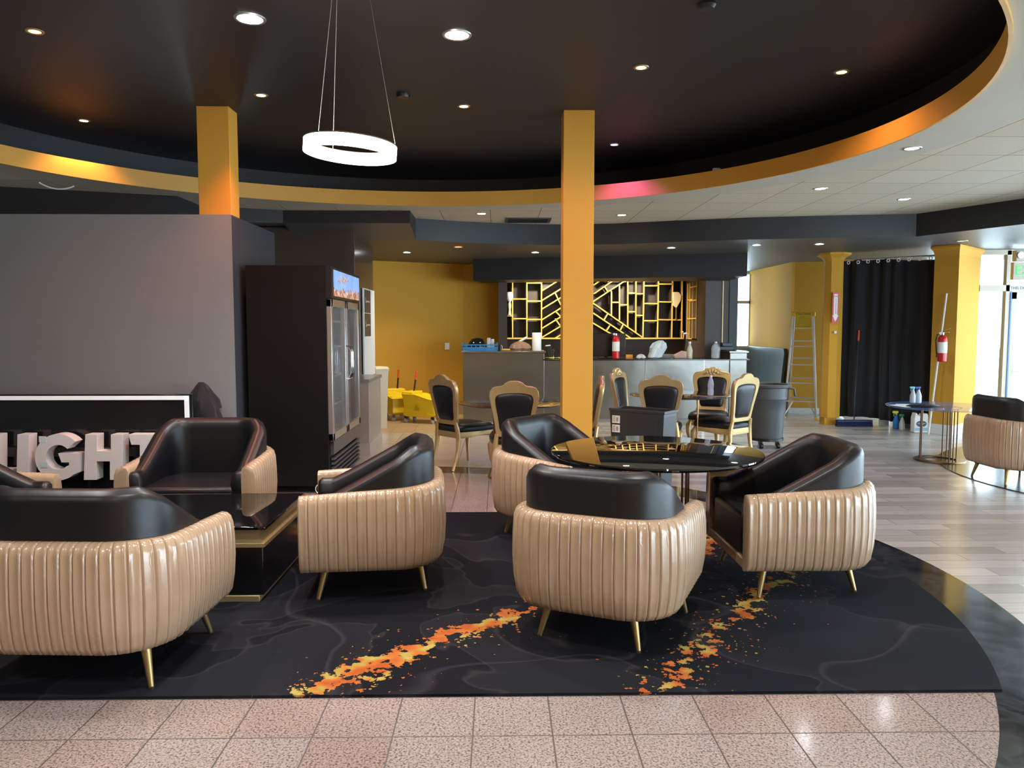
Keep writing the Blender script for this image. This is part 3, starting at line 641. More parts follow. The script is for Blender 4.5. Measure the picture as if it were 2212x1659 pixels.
# ================================================================== TABLES
def round_table(x, y, z, r, glass, label, z0=0.0, rz=0, th=.012, plate=True, rodm=None):
    t = thing('round_table', label, 'table', (x, y, z0), rz)
    h = z - z0
    m = MB(); m.lathe([(r - .012, h - th), (r - .002, h - th * .7), (r, h - th * .4), (r - .003, h - .001), (r - .008, h)], n=96); m.build('tabletop', glass, t, smooth=30)
    rodm = rodm or M('rose gold rod', (.42, .24, .13), .25, metal=1)
    for a in (90, 210, 330):
        for k in (-1, 0, 1):
            aa = R(a + k * 13); MB().cyl((.20 * math.cos(aa), .20 * math.sin(aa), .012), (.20 * math.cos(aa), .20 * math.sin(aa), h - th), .0065, n=10).build('rod', rodm, t)
    m = MB(); m.grid([[(rr * math.cos(2 * math.pi * k / 48), rr * math.sin(2 * math.pi * k / 48), zz) for k in range(48)] for rr, zz in ((.17, 0), (.17, .012), (.26, .012), (.265, 0))], cu=True, cv=True).build('base_ring', rodm, t)
    m = MB(); m.grid([[(rr * math.cos(2 * math.pi * k / 48), rr * math.sin(2 * math.pi * k / 48), zz) for k in range(48)] for rr, zz in ((.19, h - th - .008), (.19, h - th), (.21, h - th), (.21, h - th - .008))], cu=True, cv=True).build('top_ring', rodm, t)
    return t
round_table(.945, 4.58, .762, .63, blk_gloss, 'round black glass table among the front armchairs, reflecting the gold lattice', RT, R(40), .022)
smoke = M('smoked glass', (0.05, 0.045, 0.045), 0.03, spec=0.8, alpha=.95)
round_table(.15, 7.68, .75, .55, smoke, 'round dark glass dining table left of the tall gold pillar', 0, R(95))
round_table(2.04, 8.58, .75, .56, smoke, 'round dark glass dining table with a water bottle, right of the tall pillar', 0, R(20))
blueg = M('bluish glass', (0.10, 0.22, 0.50), 0.02, spec=0.9, alpha=.5)
round_table(4.98, 8.52, .62, .57, blueg, 'round bluish see-through glass table near the broad pillar, with papers on it', 0.008, R(70), rodm=M('dark bronze rod', (.16, .10, .06), .3, metal=1))
# coffee table
t = thing('coffee_table', 'black square coffee table with gold trim under a black glass top', 'coffee table', (-1.80, 4.535, RT))
MB().box(-.50, .50, -.43, .395, 0, .035).build('plinth', dullgold, t, bevel=.003)
MB().box(-.52, .52, -.42, .385, .035, .30).build('body', M('black gloss laminate', (.006, .006, .007), .16), t, bevel=.003)
m = MB(); m.grid([[(sx * k, sy * l * (.95 if sy < 0 else .87), z) for sx, sy in ((-1, -1), (1, -1), (1, 1), (-1, 1))] for k, l, z in ((.50, .43, .30), (.535, .465, .305), (.535, .465, .325), (.505, .435, .345), (.505, .435, .375), (.50, .43, .40))], cv=True, cap=True)
m.build('trim_moulding', dullgold, t, smooth=0)
MB().box(-.54, .545, -.45, .40, .402, .42).build('glass_top', blk_gloss, t, bevel=.004)

# ================================================================== DINING CHAIRS
def dining_chair():
    t = thing('dining_chair', 'x', 'dining chair')
    half = [(.150, .47), (.172, .50), (.178, .56), (.190, .64), (.207, .72), (.225, .80), (.234, .86), (.228, .905), (.205, .94), (.165, .955), (.125, .958), (.100, .968), (.080, .988), (.045, 1.004), (0, 1.008)]
    inn = [(.105, .520), (.125, .527), (.138, .56), (.148, .64), (.162, .72), (.175, .79), (.178, .825), (.172, .85), (.158, .868), (.135, .877), (.110, .882), (.085, .885), (.055, .888), (.028, .889), (0, .890)]
    outer = [(x, z) for x, z in half] + [(-x, z) for x, z in half[-2::-1]]
    inner = [(x, z) for x, z in inn] + [(-x, z) for x, z in inn[-2::-1]]
    def bk(x, z, d):            # raked, slightly curved back; d = thickness towards the front
        return (x, -.215 - (z - .45) * .16 - .03 * (1 - (x / .24) ** 2) * 0 + d, z)
    n = len(outer)
    def lp(pts, k, d, cz=.75): return [bk(x * k, cz + (z - cz) * k, d) for x, z in pts]
    m = MB(); m.grid([lp(outer, 1, .004), lp(outer, 1.0, .030), lp(outer, .975, .042), lp(inner, 1.02, .036), lp(inner, 1, .030), lp(inner, 1, .004), lp(inner, 1.02, -.002), lp(outer, .975, -.006)], cu=True, cv=True)
    m.build('back_frame', goldframe, t, smooth=45)
    m = MB()
    for s in (1, -1):
        rows = [lp(inner, k, .018 + s * d) for k, d in ((1.01, 0), (1.0, .010), (.96, .018), (.8, .026), (.5, .031), (.2, .033))]
        m.grid(rows, cv=True); nn = len(m.v); m.f.append(tuple(range(nn - n, nn)))
    m.build('back_pad', blk_leather, t, smooth=60)
    # carved crest on the front face
    m = MB()
    for x, z, rx_, rz_ in ((0, .965, .02, .034), (.034, .955, .018, .028), (-.034, .955, .018, .028), (.062, .940, .018, .018), (-.062, .940, .018, .018), (.09, .925, .02, .010), (-.09, .925, .02, .010), (.018, .925, .016, .016), (-.018, .925, .016, .016)):
        m.ball(bk(x, z, .043), (rx_, .012, rz_), 10, 6)
    m.build('carved_crest', goldframe, t)
    # seat and apron
    sp = [(.225, .24), (.235, .10), (.215, -.10), (.185, -.215), (-.185, -.215), (-.215, -.10), (-.235, .10), (-.225, .24), (-.12, .262), (0, .268), (.12, .262)]
    m = MB(); m.grid([[(x * k, y * k, z) for x, y in sp] for k, z in ((.985, .395), (1.01, .41), (1.02, .43), (1.0, .452), (.92, .472), (.7, .488), (.35, .495), (.1, .496))], cv=True, cap=True)
    m.build('seat', blk_leather, t, smooth=60)
    m = MB(); ap = []
    N = len(sp)
    m.grid([[(x, y, .398) for x, y in sp], [(x * 1.01, y * 1.01, .36) for x, y in sp], [(x * 1.0, y * 1.0, .335 + (.02 if i in (9, 1, 6) else 0)) for i, (x, y) in enumerate(sp)], [(x * .92, y * .92, .345) for x, y in sp]], cv=True, cap=True)
    m.build('apron', goldframe, t, smooth=40)
    for s in (1, -1):
        m = MB(); m.tube([(s * .200, .225, .385), (s * .222, .245, .33), (s * .222, .250, .26), (s * .205, .235, .16), (s * .198, .228, .08), (s * .210, .245, .03), (s * .214, .252, .0)], [.026, .036, .030, .021, .015, .018, .020], 10); m.build('leg', goldframe, t, smooth=60)
        m = MB(); m.tube([(s * .163, -.225, .50), (s * .172, -.208, .42), (s * .182, -.205, .34), (s * .186, -.215, .22), (s * .184, -.245, .10), (s * .190, -.285, .0)], [.020, .026, .026, .020, .016, .017], 10); m.build('leg', goldframe, t, smooth=60)
    return t
dc = dining_chair(); DG = 'gold framed dining chairs at the glass tables'
spots = [
    (-.39, 8.30, (.75, .66), 'gold-framed black dining chair at the left of the left dining table, nearest the yellow buckets'),
    (.145, 7.40, (0, 1), 'gold-framed dining chair seen from behind, left of the tall gold pillar'),
    (.78, 7.90, (-1, .05), 'dining chair mostly hidden behind the tall gold pillar, a sliver of its back showing'),
    (1.70, 9.28, (.86, -.5), 'dining chair with narrow carved back facing right, in front of the bar monitor'),
    (1.76, 8.30, (.2, .98), 'dining chair seen from behind, right above the black slim bin'),
    (2.57, 9.28, (-.35, -.94), 'dining chair facing the camera with carved crest, behind the water bottle'),
    (2.52, 8.50, (-.62, .78), 'dining chair turned left beside the grey wheeled trash can'),
]
for i, (x, y, f, lb) in enumerate(spots):
    if i == 0: dc.location = (x, y, 0); dc.rotation_euler = (0, 0, heading(*f)); dc['label'] = lb; dc['group'] = DG
    else: dup(dc, (x, y, 0), heading(*f), lb, DG)

# ================================================================== FRIDGE
t = thing('display_fridge', 'tall black two-door glass display fridge beside the charcoal wall end', 'fridge', (-1.88, 7.6, 0))
FX0, FX1, FY0, FY1 = -2.24, -1.535, 6.90, 8.28
fb = M('black fridge panel', (.004, .004, .005), .45, spec=.3, var=(2.5, .4))
m = MB(); m.box(FX0, FX1, FY0, FY0 + .04, .07, 2.05); m.box(FX0, FX1, FY1 - .04, FY1, .07, 2.05); m.box(FX0 + .001, FX0 + .04, FY0 + .04, FY1 - .04, .07, 2.05); m.box(FX0 + .001, FX1 - .001, FY0 + .04, FY1 - .04, 2.0, 2.05); m.box(FX0 + .001, FX1 - .001, FY0 + .04, FY1 - .04, .07, .47)
m.build('cabinet', fb, t, world=True, smooth=0)
MB().box(FX0 + .04, FX0 + .05, FY0 + .04, FY1 - .04, .47, 2.0).box(FX0 + .05, FX1 - .05, FY0 + .04, FY0 + .05, .47, 2.0).box(FX0 + .05, FX1 - .05, FY1 - .05, FY1 - .04, .47, 2.0).box(FX0 + .05, FX1 - .05, FY0 + .05, FY1 - .05, .471, .478).build('interior', M('fridge interior', (.14, .14, .135), .4), t, world=True, smooth=0)
for z in (.75, 1.03, 1.31, 1.56):
    m = MB()
    for k in range(14): m.box(FX0 + .06, FX1 - .08, FY0 + .06 + k * .094, FY0 + .066 + k * .094, z, z + .006)
    m.box(FX1 - .09, FX1 - .08, FY0 + .05, FY1 - .05, z - .01, z + .01); m.build('shelf', alu, t, world=True, smooth=0)
hd = MB().box(FX1, FX1 + .05, FY0 + .005, FY1 - .005, 1.76, 2.045).build('header', blk_plastic, t, world=True, smooth=0)
def header_mat():
    m, nt, b, v = base('printed sky header', .25)
    s = nd(nt, 'ShaderNodeSeparateXYZ'); nt.links.new(v, s.inputs[0])
    n = noise(nt, shift(nt, v, scale=(1, 1, .25)), 14, 4, .7)
    sky = mix(nt, noise(nt, shift(nt, v, scale=(1, 1, .3)), 5, 3), (.07, .19, .48), (.28, .46, .80))
    hgt = mth(nt, 'MULTIPLY_ADD', n, .24, 1.735)
    f = mth(nt, 'LESS_THAN', s.outputs[2], hgt)
    c = mix(nt, f, sky, ramp(nt, noise(nt, v, 30, 3), [(.35, (.10, .035, .03)), (.5, (.36, .16, .10)), (.65, (.62, .46, .38))])); nt.links.new(c, b.inputs['Base Color'])
    nt.links.new(c, b.inputs['Emission Color']); b.inputs['Emission Strength'].default_value = .35; return m
MB().box(FX1 + .05, FX1 + .054, FY0 + .10, FY1 - .03, 1.785, 2.02).build('picture_panel', header_mat(), t, world=True, smooth=0)
m = MB(); pts_ = [(FX1 + .058, FY0 + .26 + .045 * i, 1.925 + .022 * math.sin(i * 2.1) + .004 * i) for i in range(11)]; m.tube(pts_, .009, 6); m.tube([(FX1 + .058, FY0 + .45, 2.0), (FX1 + .058, FY0 + .56, 1.93), (FX1 + .058, FY0 + .72, 1.95)], .008, 6)
m.build('script_mark', M('pale pink print', (.75, .62, .62), .5), t, world=True)
for i, (a, b) in enumerate(((FY0 + .01, (FY0 + FY1) / 2 - .003), ((FY0 + FY1) / 2 + .003, FY1 - .01))):
    m = MB(); m.box(FX1, FX1 + .045, a, a + .065, .475, 1.755); m.box(FX1, FX1 + .045, b - .065, b, .475, 1.755); m.box(FX1, FX1 + .045, a, b, 1.685, 1.755); m.box(FX1, FX1 + .045, a, b, .475, .545)
    d_ = m.build('door', alu, t, world=True, bevel=.004)
    rx = t.location
    MB().box(FX1 + .02, FX1 + .028, a + .06, b - .06, .54, 1.69).build('glass', M('clear door glass', (.55, .60, .60), .02, alpha=.16, spec=.8), d_, smooth=0)
    hy = (b - .035) if i == 0 else (a + .035)
    MB().tube([(FX1 + .045, hy, 1.32), (FX1 + .08, hy, 1.31), (FX1 + .095, hy, 1.26), (FX1 + .095, hy, 1.06), (FX1 + .08, hy, 1.01), (FX1 + .045, hy, 1.0)], .011, 8).build('handle', chrome, d_)
MB().box(FX1, FX1 + .03, FY0 + .09, FY1 - .01, .34, .465).build('kick_panel', M('dark steel panel', (.16, .155, .145), .35, metal=.6), t, world=True, smooth=0)
m = MB()
for k in range(6): m.beam((FX1 + .02, FY0 + .09, .09 + k * .042), (FX1 + .02, FY1 - .01, .09 + k * .042), .028, .02)
m.build('vent_grille', greyplastic, t, world=True, smooth=0)
for x in (FX0 + .06, FX1 - .06):
    for y in (FY0 + .06, FY1 - .06): MB().cyl((x - .012, y, .035), (x + .012, y, .035), .035).cyl((x, y, .03), (x, y, .075), .012).build('caster', blk_plastic, t, world=True)
# adapter on the floor by the fridge
g = G(695, 1066); t = thing('power_strip', 'small white plug and coiled cord on the floor at the foot of the fridge', 'plug', (g.x + .02, g.y - .03, 0))
MB().box(-.015, .03, -.02, .02, 0, .075).build('plug', white, t, bevel=.005)
MB().tube([(-.02 + .045 * math.cos(R(a)), -.01, .05 + .045 * math.sin(R(a))) for a in range(0, 350, 20)], .004, 6).build('cord', white, t)

# ---- menu board on the brown wall side
t = thing('menu_board', 'white board with two brown script panels on the brown wall behind the fridge', 'menu board', (BX + .01, 10.6, 1.42))
MB().box(.0, .02, -.42, .46, -.58, .60).build('board', whitepaint, t, bevel=.002)
scr = M('pale script', (.6, .55, .5), .5)
for z in (.43, .115):
    q = MB().box(.02, .024, -.37, .10, z - .153, z + .153).build('brown_panel', M('brown print', (.10, .062, .035), .5), t, smooth=0)
    MB().tube([(.026, -.32, z + .05), (.026, -.30, z - .02), (.026, -.27, z - .02)] + [(.026, -.25 + .022 * i, z - .01 + .02 * (i % 2)) for i in range(13)], .004, 5).build('script', scr, q)
# low tiled partition in front of it
t = thing('low_partition', 'waist-high pale partition with slab top right of the fridge', 'partition', (-1.70, 9.45, 0))
MB().box(-.30, .185, -.50, .42, 0, .86).build('body', M('pale laminate', (.42, .40, .37), .3, var=(4, .1)), t, smooth=0)
MB().box(-.31, .20, -.52, .44, .86, .90).build('slab_top', M('grey stone slab', (.30, .28, .27), .25, var=(10, .2)), t, bevel=.003)
MB().box(-.30, .195, -.51, .43, 0, .15).build('tile_base', M('pale base tile', (.50, .49, .46), .25), t, smooth=0)
t = thing('cream_bin', 'narrow cream bin behind the low partition, left of the yellow buckets', 'bin', (-1.80, 11.45, 0))
MB().lathe([(.13, 0), (.16, .85)], n=4).build('body', M('cream plastic', (.62, .55, .40), .5), t, smooth=0)
MB().lathe([(.17, .85), (.175, .89), (.15, .92)], n=4).build('lid', M('cream plastic', (.62, .55, .40), .5), t, smooth=0)

# ---- mop buckets
def mop_bucket(x, y, label, rz):
    t = thing('mop_bucket', label, 'mop bucket', (x, y, 0), rz, 'yellow mop buckets')
    m = MB()
    prof = [(-.24, .10), (-.25, .14), (-.235, .30), (-.245, .37), (-.26, .40)]
    rows = []
    for z, k, w_ in ((.09, .86, .15), (.12, 1.0, .17), (.22, .93, .16), (.36, 1.0, .175), (.40, 1.05, .19), (.41, 1.07, .195)):
        rows.append([(-.22 * k, -w_, z), (.0, -w_, z), (.22 * k, -w_ * .95, z - (.06 if z > .38 else 0)), (.34 * k, -w_ * .8, z - (.08 if z > .38 else 0)), (.34 * k, w_ * .8, z - (.08 if z > .38 else 0)), (.22 * k, w_ * .95, z - (.06 if z > .38 else 0)), (0, w_, z), (-.22 * k, w_, z)])
    m.grid(rows, cv=True, cap=True); m.build('bucket', yellow, t, bevel=.01, smooth=50)
    MB().box(-.25, -.05, -.16, .16, .38, .44).box(-.22, -.07, -.12, .12, .24, .40).build('wringer', yellow, t, bevel=.012)
    MB().cyl((-.15, .05, .42), (-.12, .06, .60), .014, n=10).build('handle', blk_plastic, t)
    MB().cyl((-.12, .06, .60), (-.10, .065, .72), .017, n=10).build('grip', M('orange grip', (.75, .08, .02), .4), t)
    for px, py in ((-.19, -.13), (-.19, .13), (.28, -.11), (.28, .11)):
        c = MB().cyl((px - .012, py, .035), (px + .012, py, .035), .035, n=14).build('caster', M('grey rubber', (.35, .35, .36), .5), t); MB().box(px - .02, px + .02, py - .02, py + .02, .05, .10).build('fork', blk_plastic, c, smooth=0)
    s = MB().add([(-.02, -.176, .18), (.08, -.176, .18), (.03, -.176, .28)], [(0, 1, 2)]).build('warning_triangle', M('ochre print', (.45, .30, .0), .5), t, smooth=0)
    t.scale = (1, 1, 1.12); return t
mop_bucket(-1.68, 12.62, 'yellow wheeled mop bucket nearest the cream bin, left of the two', R(-70))
mop_bucket(-1.24, 12.16, 'yellow wheeled mop bucket next to the dining chair, right of the two', R(-25))
g = DY(965, 748, 13.2); t = thing('wall_switch', 'white switch plate on the gold back wall', 'switch', (g.x, 13.18, g.z), R(-50) + R(100))
t.rotation_euler = (0, 0, R(50)); MB().box(-.045, .045, -.012, 0, -.06, .06).build('plate', white, t, bevel=.004); MB().box(-.012, .012, -.018, -.01, -.025, .025).build('rocker', white, t, bevel=.002)
t.rotation_euler = (0, 0, R(25.5)); t.location = (-.92, 13.745, DY(965, 748, 13.7).z)

# ================================================================== BAR
t = thing('bar_counter', 'long stainless steel bar counter with black worktop under the gold lattice', 'bar counter', (1.6, 12.5, 0))
m = MB(); m.box(-.55, 3.92, 12.12, 12.20, 0.06, .985); m.build('front_panel', steel, t, world=True, smooth=0)
MB().box(-.56, .72, 12.10, 12.75, 0.04, 1.10).build('raised_end', steel, t, world=True, bevel=.006, smooth=0)
MB().box(3.66, 3.93, 12.10, 12.75, 0.04, 1.10).build('raised_end', steel, t, world=True, bevel=.006, smooth=0)
MB().box(-.58, .74, 12.07, 12.80, 1.10, 1.13).box(3.64, 3.95, 12.07, 12.80, 1.10, 1.13).build('steel_ledge', steel, t, world=True, bevel=.004)
MB().box(.70, 3.96, 12.04, 12.85, .985, 1.005).build('worktop', M('black worktop', (.01, .01, .011), .15), t, world=True, bevel=.003)
MB().box(-.55, 3.92, 12.14, 12.7, 0, .06).build('kick_plate', M('pale kick tile', (.30, .29, .27), .3), t, world=True, smooth=0)
m = MB()
for x in (-.1, .98, 2.32, 3.25): m.box(x, x + .008, 12.112, 12.12, .06, .98)
m.build('panel_joint', chrome, t, world=True, smooth=0)
# gold lattice shelf on the back wall
S3 = 3.352
LYY = 14.22
t = thing('lattice_shelf', 'gold lattice display shelving with zigzag bars on the brown back wall', 'shelf', (1.8, 14.4, 1.3))
def L3(x, y): return DY(980 + x / S3, 560 + y / S3, LYY)
segs = '''427 60 427 572;530 60 530 572;636 60 636 575;390 248 427 248;390 410 427 410;427 155 530 155;427 288 530 288;427 430 530 430;530 172 636 172;530 303 636 303;530 436 636 436
640 228 885 75;640 298 1000 78;640 360 885 212;640 438 885 285;640 500 885 350;640 565 885 420;735 572 885 480;720 118 775 155;735 245 775 330;735 375 775 415;735 430 770 480
1015 187 1190 60;1000 175 1015 187;1015 250 1300 55;1000 240 1015 250;1000 312 1385 62;1090 120 1120 165;1090 195 1120 240;1210 110 1245 165;885 420 1000 312;800 330 850 400;885 90 1015 187;885 160 1015 250;885 232 1000 312
1000 312 1370 568;885 500 1010 390;1010 390 1205 520;1205 520 1280 570;885 560 1005 460;1005 460 1105 520;1105 520 1130 480;1115 395 1090 437;1225 475 1205 518;1105 520 1190 570;1142 230 1142 405;1200 190 1200 440;1260 150 1260 490;1320 60 1318 530;1380 60 1370 568
1142 312 1200 312;1200 330 1260 330;1260 245 1318 246;1318 250 1374 250;1260 380 1318 380;1318 405 1372 408;1485 60 1475 568;1587 60 1578 570;1655 60 1650 568;1380 192 1485 192;1485 180 1587 180;1380 320 1482 322;1482 308 1584 310;1375 445 1478 445;1480 437 1650 440;1587 145 1655 147;1587 262 1655 262'''
m = MB(); mb = MB(); zb = L3(640, 573).z
for sgm in segs.replace('\n', ';').split(';'):
    a = [float(q) for q in sgm.split()]; p, q = L3(a[0], a[1]), L3(a[2], a[3])
    zt_ = 2.40
    if p.z > zt_ and q.z > zt_: continue
    if p.z > zt_: p = q + (p - q) * ((zt_ - q.z) / (p.z - q.z))
    if q.z > zt_: q = p + (q - p) * ((zt_ - p.z) / (q.z - p.z))
    for v in (p, q): v.z = max(v.z, zb)
    if (q - p).length < .02: continue
    m.beam(p, q, .021, .03, up=(0, 1, 0)); mb.beam(p + Vector((0, .125, 0)), q + Vector((0, .125, 0)), .017, .22, up=(0, 1, 0))
xl = L3(388, 573).x; xr = 3.43
m.box(xl, xr, LYY - .02, LYY + .02, zb - .013, zb + .013); m.box(xl, xr, LYY - .02, LYY + .02, 2.39, 2.416); mb.box(xl, xr, LYY + .02, LYY + .26, zb - .011, zb + .011); mb.build('shelf_boards', brownback, t, world=True, smooth=0)
m.build('lattice', lattice_gold, t, world=True, smooth=0)
m = MB()     # return of the shelving along the side wall
for y in (13.42, 13.70, 13.93, 14.09): m.box(3.450, 3.468, y - .010, y + .010, zb, 2.3)
for y0, y1, z in ((13.42, 14.09, zb), (13.42, 14.09, 1.66), (13.70, 14.09, 2.0), (13.42, 13.93, 1.98), (13.42, 13.7, 1.3), (13.42, 13.93, 2.22)): m.box(3.450, 3.468, y0, y1, z - .010, z + .010)
m.build('side_lattice', lattice_gold, t, world=True, smooth=0)
def stat(x, y, z, prof, nm, lb, cat, mt, sx=1):
    o = MB().lathe(prof, n=16, sx=sx).build(nm, mt); o.location = (x, y, z); return tag(o, lb, cat)
cream = M('cream ceramic', (.75, .60, .40), .4)
p = L3(405, 320); t = thing('glass_lamp', 'small pale lamp shade ornament on the far left shelf of the lattice', 'ornament', (p.x, LYY, L3(405, 404).z))
MB().lathe([(.035, 0), (.03, .02), (.02, .10), (.03, .14), (.03, .20), (.015, .24)]).build('base', cream, t); MB().lathe([(.02, .24), (.06, .30), (.065, .36), (.05, .42)]).build('shade', white, t)
p = L3(1612, 300); t = thing('shell_ornament', 'cream fan-shaped ornament in the right of the gold lattice', 'ornament', (p.x, LYY, L3(1612, 435).z))
MB().lathe([(.03, 0), (.012, .02), (.01, .28)]).build('stem', brass, t)
MB().prism([(-.07, .26), (.0, .20), (.08, .34), (.09, .44), (.04, .50), (-.07, .50)], lambda u, v, d: (u, d, v), -.03, .03).build('fan', cream, t, bevel=.01)
t = thing('animal_figurine', 'tiny white four-legged figurine at the lattice bottom, right end', 'figurine', (3.40, 13.95, zb + .013))
m = MB(); m.ball((0, 0, .075), (.045, .02, .02)); m.ball((-.055, 0, .105), (.02, .014, .016))
m.tube([(-.04, 0, .08), (-.055, 0, .10)], .012, 8)
for x in (-.035, .03):
    for y in (-.01, .01): m.cyl((x, y, 0), (x, y, .07), .005, .008, 8)
m.tube([(.043, 0, .08), (.06, 0, .06)], .004, 6); m.build('figure', white, t)
# ---- things on the bar
TB = 1.131; TL = 1.006; BY = 12.35
def bx(px, py, Y=BY): return DY(px, py, Y)
blue = M('blue plastic', (.02, .17, .42), .4)
clear = M('clear plastic', (.80, .88, .95), .08, alpha=.30, spec=.9)
x0, x1 = bx(1001, 740).x, bx(1074, 740).x
t = thing('dish_rack', 'blue dish rack on the left end of the bar', 'dish rack', ((x0 + x1) / 2, BY, TB))
hw = (x1 - x0) / 2; m = MB()
for a, b in (((-hw, -.2), (hw, -.2)), ((hw, -.2), (hw, .2)), ((hw, .2), (-hw, .2)), ((-hw, .2), (-hw, -.2))):
    m.beam((*a, .012), (*b, .012), .02, .024); m.beam((*a, .045), (*b, .045), .012, .03); m.beam((*a, .095), (*b, .095), .016, .018)
    for k in range(9): q = Vector((*a, 0)).lerp(Vector((*b, 0)), k / 8); m.cyl((q.x, q.y, 0), (q.x, q.y, .10), .006, n=6)
for sx in (-1, 1): m.box(sx * hw - .01, sx * hw + .01, -.2, .2, .0, .125)
m.box(-hw, hw, -.2, .2, .0, .008); m.build('basket', blue, t, smooth=0)
t = thing('black_bowl', 'upturned glossy black bowl in the blue dish rack', 'bowl', (bx(1031, 740).x, BY, TB + .03))
MB().lathe([(.155, 0), (.16, .04), (.14, .10), (.10, .15), (.05, .17), (.001, .175)], n=32).build('bowl', M('black glossy pot', (.006, .006, .007), .1), t)
for i, (px, h_) in enumerate(((1056, .19), (1064, .17))):
    o = MB().lathe([(.025, 0), (.028, .02), (.030, h_), (.024, h_ + .005)], n=14).build('drinking_glass', clear); o.location = (bx(px, 740).x, BY - .05 + .07 * i, TB + .01); tag(o, ('taller' if i == 0 else 'shorter') + ' clear glass standing in the right end of the blue dish rack', 'glass', 'glasses in the dish rack')
t = thing('wire_handle_jar', 'small dark jar with a white handle right of the blue dish rack', 'jar', (bx(1080, 745).x, BY - .1, TB))
MB().lathe([(.022, 0), (.024, .06), (.016, .09)], n=12).build('body', blk_plastic, t); MB().tube([(.02, 0, .09), (.035, 0, .07), (.038, 0, .02)], .004, 6).build('handle', white, t)
o = MB().box(-.09, .09, -.05, .05, 0, .028).build('cutlery_tray', M('amber plastic', (.60, .33, .06), .4), bevel=.01); o.location = (bx(1090, 752).x, BY - .05, TB); tag(o, 'flat amber plastic item on the steel ledge left of the brown bag', 'tray')
def crumple(name, label, cat, loc, prof, mat, n=22, amp=.16, sx=1, sy=1, lean=(0, 0), knot=None):
    rnd = random.Random(len(name) + int(loc[0] * 100)); rows = []
    H = prof[-1][1]
    ph = [rnd.uniform(0, 6.28) for _ in range(6)]
    for r, z in prof:
        row = []
        for k in range(n):
            a = 2 * math.pi * k / n; q = 1 + amp * (math.sin(3 * a + ph[0] + z * 9) * .5 + math.sin(7 * a + ph[1] - z * 14) * .35 + math.sin(11 * a + ph[2] + z * 20) * .25)
            row.append((r * q * sx * math.cos(a) + lean[0] * z / H, r * q * sy * math.sin(a) + lean[1] * z / H, z + (amp * .08 * math.sin(5 * a + ph[3]) * r * 2 if 0 < z < H else 0)))
        rows.append(row)
    t = thing(name, label, cat, loc); MB().grid(rows, cv=True, cap=True).build('bag', mat, t, smooth=25)
    if knot: MB().tube(knot, [.02, .016, .022, .008], 7).build('tied_end', white, t)
    return t
crumple('plastic_bag', 'tied brown plastic bag on the steel ledge next to the paper towel roll', 'bag', (bx(1123, 750).x, BY - .02, TB), [(.02, 0), (.13, .006), (.15, .04), (.13, .09), (.08, .13), (.03, .15), (.01, .155)], M('brown film', (.26, .16, .11), .3, bump=(14, .6, .02)), sx=1.1, knot=[(-.01, 0, .14), (.04, 0, .17), (.09, 0, .20), (.12, 0, .22)])
t = thing('paper_towel_roll', 'white paper towel roll standing on the steel end of the bar', 'paper towel', (bx(1159, 745).x, BY - .05, TB))
MB().lathe([(.072, 0), (.074, .01), (.074, .28), (.070, .288), (.022, .288), (.020, .27)], n=28).build('roll', M('white paper', (.82, .84, .84), .8), t)
t = thing('card_reader', 'small black upright device at the step of the bar top', 'device', (.835, BY + .06, TL))
MB().box(-.04, .04, -.05, .05, 0, .20, Matrix.Rotation(R(-8), 4, 'Y')).build('body', blk_plastic, t, bevel=.006); MB().box(-.05, .03, -.05, .05, .2, .215, Matrix.Rotation(R(-8), 4, 'Y')).build('top_plate', white, t, bevel=.003)
t = thing('bar_faucet', 'small chrome tap behind a yellow cloth on the bar', 'tap', (bx(1197, 765).x, BY + .2, TL))
MB().tube([(0, 0, 0), (0, 0, .10), (0, -.02, .13), (0, -.07, .13), (0, -.08, .11)], .010, 8).build('spout', chrome, t); MB().ball((0, 0, .125), .016).build('knob', chrome, t)
m = MB(); m.grid([[(-.16 + .04 * i, -.08 + .04 * j, .008 + .006 * math.sin(i * 1.7 + j)) for j in range(5)] for i in range(9)])
o = m.build('cleaning_cloth', M('lime cloth', (.55, .55, .05), .8)); o.modifiers.new('s', 'SOLIDIFY').thickness = .006; o.location = (bx(1197, 772).x, BY - .02, TL); tag(o, 'yellow-green cloth spread on the bar worktop left of the tall pillar', 'cloth')
